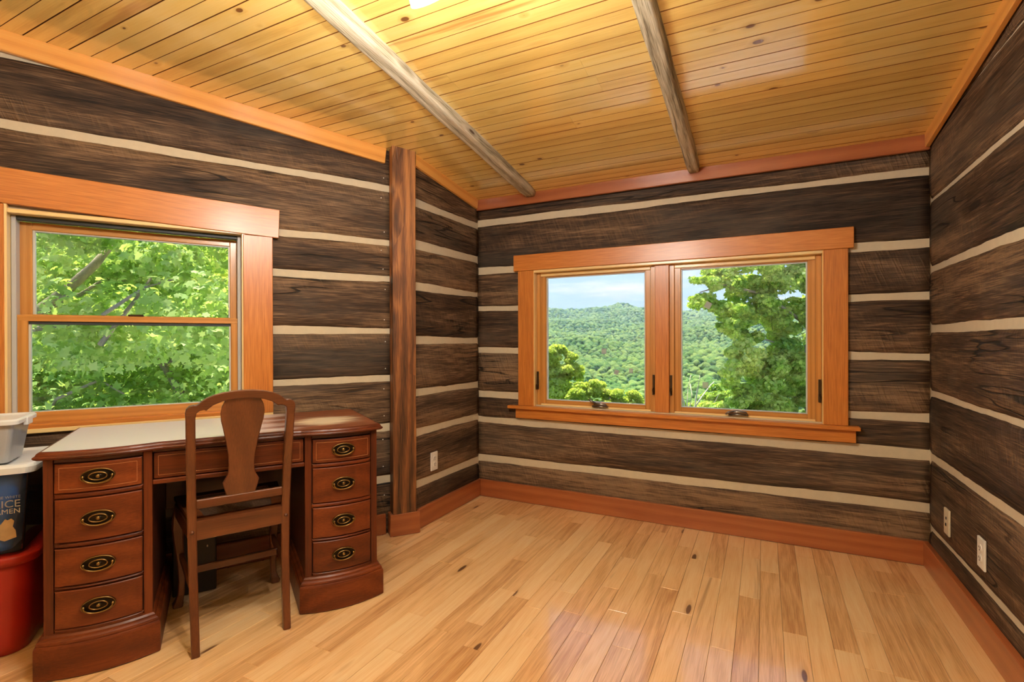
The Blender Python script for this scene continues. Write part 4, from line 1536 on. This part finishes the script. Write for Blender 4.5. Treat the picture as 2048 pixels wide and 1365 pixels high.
VV, TT = [], []
naz, nd = 150, 130
azs = [math.radians(-75 + 130 * i / (naz - 1)) for i in range(naz)]
ds = [7 * (4200 / 7) ** (j / (nd - 1)) for j in range(nd)]
for a in azs:
    for d in ds:
        x, y = d * math.sin(a), d * math.cos(a)
        VV.append((x, y, terrain_z(x, y)))
for i in range(naz - 1):
    for j in range(nd - 1):
        TT.append((i * nd + j, (i + 1) * nd + j, (i + 1) * nd + j + 1, i * nd + j + 1))
hills = arr_obj('hillside', VV, TT, M_terrain, None, None, True, 4)
tag(hills, kind='structure')

# unseen pale slab added to bounce sunlight in through the double window
V, Fc = join_boxes([(-6.5, 5.5, 3.45, 11.5, -1.6, -0.75)])
tag(mobj('bounce_slab', V, Fc, M_bounce_slab), kind='structure')

# crown prototypes
def crown_arrays(seed, sub):
    bm = bmesh.new()
    bmesh.ops.create_icosphere(bm, subdivisions=sub, radius=1.0)
    V = []
    for v in bm.verts:
        q = v.co
        k = 1 + 0.30 * noise.noise(q * 1.7 + Vector((seed, 0, 0))) + 0.16 * noise.noise(q * 4.3 + Vector((0, seed, 0)))
        V.append((q.x * k, q.y * k, q.z * k * (0.9 if q.z > 0 else 0.7)))
    F_a = [[v.index for v in f.verts] for f in bm.faces]
    bm.free()
    return np.array(V, np.float32), np.array(F_a, np.int32)


protos = [crown_arrays(s * 3.1, 3) for s in range(4)]
protos_lo = [crown_arrays(s * 5.7, 2) for s in range(4)]
spots = []
rr = np.random.default_rng(4)
d = 150.0
while d < 2380:
    step_ = 8.2 if d < 1000 else 8.2 + (d - 1000) * 0.006
    na = int(d * math.radians(36) / step_)
    for q in range(na):
        a = math.radians(-27) + math.radians(36) * (q + rr.uniform(0.1, 0.9)) / na
        spots.append((d + rr.uniform(-0.35, 0.35) * step_, a, step_ * rr.uniform(0.46, 0.64)))
    d += step_ * (1.0 if d < 1000 else 1.5)
spots.sort(key=lambda s: s[0])
tree_me = []
for V, Fa in protos:
    me = bpy.data.meshes.new('forest_tree')
    me.from_pydata(V.tolist(), [], Fa.tolist())
    me.polygons.foreach_set('use_smooth', [True] * len(me.polygons))
    me.materials.append(M_crownleaf)
    tree_me.append(me)
n_ind = 0
big = []
def in_panes(x, y, z):
    v = Vector((x, y, z - CAM_H))
    w = v.dot(_fw)
    u, t = 1024 + F_PX * v.dot(_r2) / w, 682.5 - F_PX * v.dot(_u2) / w
    return t < 815 and (1100 < u < 1305 or 1352 < u < 1480)


for d, a, r in spots:
    x, y = d * math.sin(a), d * math.cos(a)
    z = terrain_z(x, y)
    if n_ind < 300 and in_panes(x, y, z + r):
        o = bpy.data.objects.new('forest_tree', tree_me[n_ind % 4])
        place(o, T(x, y, z + r * 0.3) @ RZ(rr.uniform(0, 6.28)) @ Matrix.Diagonal((r, r, r * 1.15, 1)))
        tag(o, 'rounded green tree crown in the valley forest beyond the double window', 'tree', 'nearest crowns of the valley forest')
        n_ind += 1
    else:
        big.append((x, y, z, r, d))
Vs, Fs, off = [], [], 0
for i, (x, y, z, r, d) in enumerate(big):
    V, Fa = (protos_lo if d > 520 else protos)[i % 4]
    if d > 1000:
        V, Fa = protos_lo[i % 4]
    c, s = math.cos(i * 2.4), math.sin(i * 2.4)
    q = np.empty_like(V)
    q[:, 0] = (V[:, 0] * c - V[:, 1] * s) * r + x
    q[:, 1] = (V[:, 0] * s + V[:, 1] * c) * r + y
    q[:, 2] = V[:, 2] * r * 1.1 + z + r * 0.3
    Vs.append(q)
    Fs.append(Fa + off)
    off += len(V)
forest = arr_obj('forest', np.concatenate(Vs), np.concatenate(Fs), M_crownleaf, None, None, True, 3)
tag(forest, 'far forest covering the hills and ridge beyond the double window', 'forest', None, 'stuff')

# leaves
MAPLE = np.array([(0, -0.5), (0.16, -0.30), (0.46, -0.22), (0.30, -0.02), (0.50, 0.20), (0.20, 0.18), (0.0, 0.55), (-0.20, 0.18), (-0.50, 0.20), (-0.30, -0.02), (-0.46, -0.22), (-0.16, -0.30)])
QUAD = np.array([(0, -0.55), (0.34, -0.05), (0.0, 0.6), (-0.34, -0.05)])


def leaves(clusters, size, shape, up_bias=0.9, seed=0, shell=0.5):
    """clusters: [(centre, (rx,ry,rz), count)] -> V, F (n-gons)"""
    g = np.random.default_rng(seed)
    Cs = []
    for c, rad, cnt in clusters:
        u = g.normal(size=(cnt, 3))
        u /= np.linalg.norm(u, axis=1)[:, None]
        rr_ = g.uniform(0, 1, cnt) ** (1 / 3) * (1 - shell) + shell * g.uniform(0.75, 1.0, cnt)
        Cs.append(np.array(c) + u * rr_[:, None] * np.array(rad))
    C = np.concatenate(Cs)
    n = len(C)
    O_ = np.concatenate([np.repeat([tuple(c)], cnt, 0) for c, rad, cnt in clusters])
    ow = C - O_
    ow /= np.linalg.norm(ow, axis=1)[:, None] + 1e-9
    nrm = g.normal(size=(n, 3)) * 0.7 + ow * 0.9 + np.array([0, 0, up_bias])
    nrm /= np.linalg.norm(nrm, axis=1)[:, None]
    t = np.cross(nrm, g.normal(size=(n, 3)))
    t /= np.linalg.norm(t, axis=1)[:, None]
    b = np.cross(nrm, t)
    s = size * g.uniform(0.65, 1.3, n)
    m = len(shape)
    V = C[:, None, :] + (shape[None, :, 0, None] * t[:, None, :] + shape[None, :, 1, None] * b[:, None, :]) * s[:, None, None]
    # slight droop of the lobes
    rad2 = (shape ** 2).sum(1)
    V -= nrm[:, None, :] * (rad2[None, :, None] * s[:, None, None] * 0.45)
    return V.reshape(-1, 3), np.arange(n * m).reshape(n, m)


def branchy(paths, n=7):
    parts = []
    for pts, r0, r1 in paths:
        k = len(pts)
        parts.append(tube(pts, [r0 + (r1 - r0) * i / (k - 1) for i in range(k)], n))
    return merge(*parts)


def cl_px(lst, mul=1.0, depth=1.0, sub=0):
    out = []
    for px, py, rp, Z, cnt in lst:
        c = P(px, py, Z)
        r = rp / F_PX * Z
        if sub:
            g_ = random.Random(int(px * 7 + py))
            for _ in range(sub):
                d_ = Vector((g_.gauss(0, 1), g_.gauss(0, 1), g_.gauss(0, 1))).normalized() * (r * g_.uniform(0.35, 0.85))
                rs = r * g_.uniform(0.34, 0.62)
                out.append((c + Vector((d_.x, d_.y * depth, d_.z * 0.85)), (rs, rs, rs * 0.6), int(cnt * mul / sub)))
        else:
            out.append((c, (r, r * depth, r * 0.85), int(cnt * mul)))
    return out


# maple at the right of the double window
mt = tag(empty('maple_tree', T(*P(1665, 1010, 12.5))), 'leafy maple filling the right pane of the double window', 'tree')
cl = [(1412, 566, 26, 11.5, 260), (1440, 548, 30, 11.8, 420), (1395, 604, 20, 11.2, 180), (1432, 604, 34, 11.5, 520), (1480, 560, 46, 12, 950), (1478, 620, 40, 11.8, 800), (1452, 652, 26, 11.5, 300),
      (1530, 555, 54, 12.4, 1300), (1590, 560, 56, 12.8, 1400), (1530, 625, 48, 12.2, 1000), (1595, 640, 56, 12.6, 1300), (1650, 600, 66, 13, 1500), (1500, 668, 34, 12, 380), (1550, 690, 46, 12.4, 900),
      (1610, 510, 52, 13, 900), (1545, 508, 40, 12.6, 600), (1490, 520, 26, 12.2, 300), (1690, 690, 80, 13, 1400), (1700, 540, 80, 13.4, 1300), (1660, 450, 70, 13.4, 900),
      (1490, 712, 36, 11.4, 700), (1462, 742, 30, 11.2, 500), (1530, 735, 46, 11.6, 1200), (1585, 740, 52, 12.0, 1300), (1475, 792, 38, 11.2, 700), (1530, 800, 50, 11.4, 1300), (1590, 805, 54, 11.8, 1400),
      (1640, 780, 60, 12.2, 1300), (1440, 820, 28, 11.0, 350), (1500, 850, 50, 11.2, 900), (1570, 870, 60, 11.6, 1000), (1660, 860, 70, 12.2, 1000)]
V, Fa = leaves(cl_px(cl, 2.3, 1.3, 9), 0.098, MAPLE, 0.5, 21, 0.1)
tag(arr_obj('foliage', V, Fa, M_leaf_r, mt, None, False, 12), kind='stuff')
base = P(1690, 1120, 13.0)
paths = [([base, P(1680, 900, 13.0), P(1668, 700, 12.9), P(1660, 520, 13.0), P(1640, 400, 13.1)], 0.20, 0.10),
         ([P(1668, 720, 12.9), P(1600, 640, 12.7), P(1530, 590, 12.3), P(1450, 570, 11.8), P(1400, 585, 11.4)], 0.06, 0.012),
         ([P(1672, 800, 13.0), P(1615, 720, 12.6), P(1560, 690, 12.3), P(1500, 668, 12.0)], 0.05, 0.012),
         ([P(1675, 880, 13.0), P(1620, 820, 12.2), P(1560, 770, 11.8), P(1500, 730, 11.4)], 0.045, 0.01),
         ([P(1612, 900, 11.9), P(1614, 780, 12.0), P(1612, 690, 12.1)], 0.05, 0.03), ([P(1560, 560, 12.5), P(1540, 620, 12.2), P(1545, 660, 12.2)], 0.02, 0.008)]
V, Fc = branchy(paths)
mobj('trunk', V, Fc, M_bark, None, mt, True)

# yellow-green trees below the left pane
for i, (lab, cl, base_px) in enumerate((
        ('tall yellow-green tree crown at the left edge of the double window', [(1105, 712, 26, 30, 700), (1128, 708, 26, 30, 700), (1120, 745, 36, 30, 1300), (1090, 770, 40, 30, 1300), (1150, 745, 20, 30, 300), (1125, 800, 50, 30, 1700), (1140, 850, 60, 30, 1200)], (1125, 990)),
        ('low broad yellow-green tree under the middle of the left pane', [(1165, 790, 26, 26, 900), (1195, 778, 26, 26, 900), (1220, 795, 24, 26, 800), (1160, 825, 40, 26, 1300), (1210, 830, 40, 26, 1300), (1245, 812, 18, 26, 350), (1190, 860, 60, 26, 1200)], (1195, 1010)),
        ('rounded yellow-green tree at the lower right of the left pane', [(1268, 798, 22, 28, 800), (1290, 812, 24, 28, 800), (1262, 825, 28, 28, 900), (1300, 840, 34, 28, 900), (1270, 860, 40, 28, 900)], (1278, 990)))):
    r = tag(empty('leafy_tree', T(*P(base_px[0], base_px[1], cl[0][3]))), lab, 'tree')
    V, Fa = leaves(cl_px(cl, 2.6, 1.0, 8), 0.19, QUAD, 0.6, 31 + i, 0.25)
    tag(arr_obj('foliage', V, Fa, M_leaf_y, r, None, False, 4), kind='stuff')
    V, Fc = branchy([([P(base_px[0], base_px[1] + 60, cl[0][3]), P(base_px[0], cl[-1][1], cl[0][3]), P(cl[2][0], cl[2][1], cl[0][3])], 0.22, 0.05)])
    mobj('trunk', V, Fc, M_bark, None, r, True)
# green trees low in the right pane
for i, (lab, cl, base_px) in enumerate((
        ('grey-green bushy tree behind the bare branches in the right pane', [(1370, 812, 30, 24, 700), (1410, 805, 32, 24, 900), (1440, 790, 26, 24, 700), (1400, 845, 50, 24, 1000), (1350, 835, 34, 24, 600)], (1395, 1010)),)):
    r = tag(empty('leafy_tree', T(*P(base_px[0], base_px[1], cl[0][3]))), lab, 'tree')
    V, Fa = leaves(cl_px(cl, 2.0, 1.0, 7), 0.17, QUAD, 0.6, 41 + i, 0.25)
    tag(arr_obj('foliage', V, Fa, M_leaf_r, r, None, False, 4), kind='stuff')
    V, Fc = branchy([([P(base_px[0], base_px[1] + 60, cl[0][3]), P(base_px[0], 850, cl[0][3])], 0.2, 0.08)])
    mobj('trunk', V, Fc, M_bark, None, r, True)
# bare bleached branches
dt = tag(empty('bare_tree', T(*P(1385, 1000, 15))), 'bare bleached branches low in the right pane', 'tree')
Zb = 15
fork = P(1376, 850, Zb)
paths = [([P(1385, 1040, Zb), fork], 0.07, 0.045)]
for pts in (((1368, 805), (1358, 770), (1352, 748)), ((1374, 808), (1376, 775), (1382, 750)), ((1390, 812), (1395, 780), (1400, 752), (1410, 772)), ((1392, 812), (1405, 792), (1420, 772), (1428, 764)),
            ((1380, 815), (1384, 790), (1380, 768)), ((1425, 812), (1432, 800), (1438, 788))):
    paths.append(([fork] + [P(x, y, Zb + random.uniform(-0.4, 0.4)) for x, y in pts], 0.028, 0.008))
V, Fc = branchy(paths, 6)
mobj('branches', V, Fc, M_dead, None, dt, True)

# maples outside the left window
def left_tree(label, lst, size, mul, seed, paths, base, mat=M_leaf_l, shape=MAPLE, depth=1.5):
    r = tag(empty('maple_tree', T(*base)), label, 'tree')
    V, Fa = leaves(cl_px(lst, mul, depth), size, shape, 0.8, seed, 0.2)
    tag(arr_obj('foliage', V, Fa, mat, r, None, False, len(shape)), kind='stuff')
    V, Fc = branchy(paths)
    mobj('trunk', V, Fc, M_bark, None, r, True)
    return r


g = random.Random(17)
near = []
for _ in range(34):
    near.append((g.uniform(-60, 540), g.uniform(400, 690), g.uniform(50, 95), g.uniform(5.2, 7.2), 330))
left_tree('near maple with pale diagonal limb outside the desk window', near, 0.10, 1.0, 51,
          [([P(-160, 1150, 5.4), P(-60, 800, 5.4), P(40, 655, 5.5), P(110, 600, 5.6), P(190, 530, 5.8), P(240, 470, 6.0)], 0.12, 0.03),
           ([P(110, 600, 5.6), P(160, 590, 5.6), P(205, 560, 5.7)], 0.035, 0.012), ([P(60, 660, 5.4), P(190, 640, 5.3), P(290, 575, 5.2), P(345, 560, 5.1)], 0.03, 0.006),
           ([P(200, 690, 5.4), P(240, 640, 5.4), P(300, 560, 5.6), P(320, 490, 5.8)], 0.03, 0.008)], P(-160, 1250, 5.4))
mid = []
for _ in range(46):
    mid.append((g.uniform(-80, 560), g.uniform(600, 880), g.uniform(60, 110), g.uniform(7.2, 9.5), 330))
left_tree('lower maple boughs behind the near maple at the desk window', mid, 0.115, 1.0, 52,
          [([P(420, 1150, 8.0), P(400, 850, 8.0), P(330, 735, 7.8), P(290, 700, 7.7), P(240, 650, 7.8)], 0.09, 0.015), ([P(330, 735, 7.8), P(365, 700, 7.6), P(430, 680, 7.4)], 0.03, 0.008),
           ([P(60, 900, 7.6), P(110, 800, 7.6), P(200, 760, 7.4), P(250, 790, 7.2)], 0.04, 0.01)], P(420, 1250, 8.0))
back = []
for _ in range(70):
    back.append((g.uniform(-120, 600), g.uniform(380, 880), g.uniform(80, 130), g.uniform(10, 13), 120))
left_tree('sunlit background maple glimpsed through the desk window boughs', back, 0.26, 1.0, 53,
          [([P(150, 1200, 12), P(150, 800, 12), P(180, 500, 12)], 0.2, 0.08), ([P(355, 1200, 11), P(352, 800, 11), P(350, 700, 11)], 0.1, 0.06)], P(150, 1250, 12), M_leaf_y, QUAD)
# grassy bank behind them
VV, TT = [], []
nb = 40
for i in range(nb):
    for j in range(nb):
        px = -700 + 1210 * i / (nb - 1)
        Z = 6.5 + 16 * (j / (nb - 1))
        p = P(px, 690, Z)
        VV.append((p.x, p.y, -0.9 + 0.42 * max(0, Z - 8.0) + noise.noise((p.x * 0.6, p.y * 0.6, 0)) * 0.4))
for i in range(nb - 1):
    for j in range(nb - 1):
        TT.append((i * nb + j, (i + 1) * nb + j, (i + 1) * nb + j + 1, i * nb + j + 1))
bank = arr_obj('grass_bank', VV, TT, M_lawn, None, None, True, 4)
tag(bank, kind='structure')

# ------------------------------------------------------------------ valley haze
t = NT('valley_haze')
vs_ = t.n.new('ShaderNodeVolumeScatter')
vs_.inputs['Color'].default_value = (0.50, 0.74, 1.0, 1)
vs_.inputs['Density'].default_value = 0.00017
t.l.new(vs_.outputs[0], t.out.inputs['Volume'])
V, Fc = join_boxes([(-1900, 900, 60, 2900, -140, 420)])
hz = mobj('haze', V, Fc, t.m)
tag(hz, 'thin blue haze over the valley and hills', 'haze', None, 'stuff')
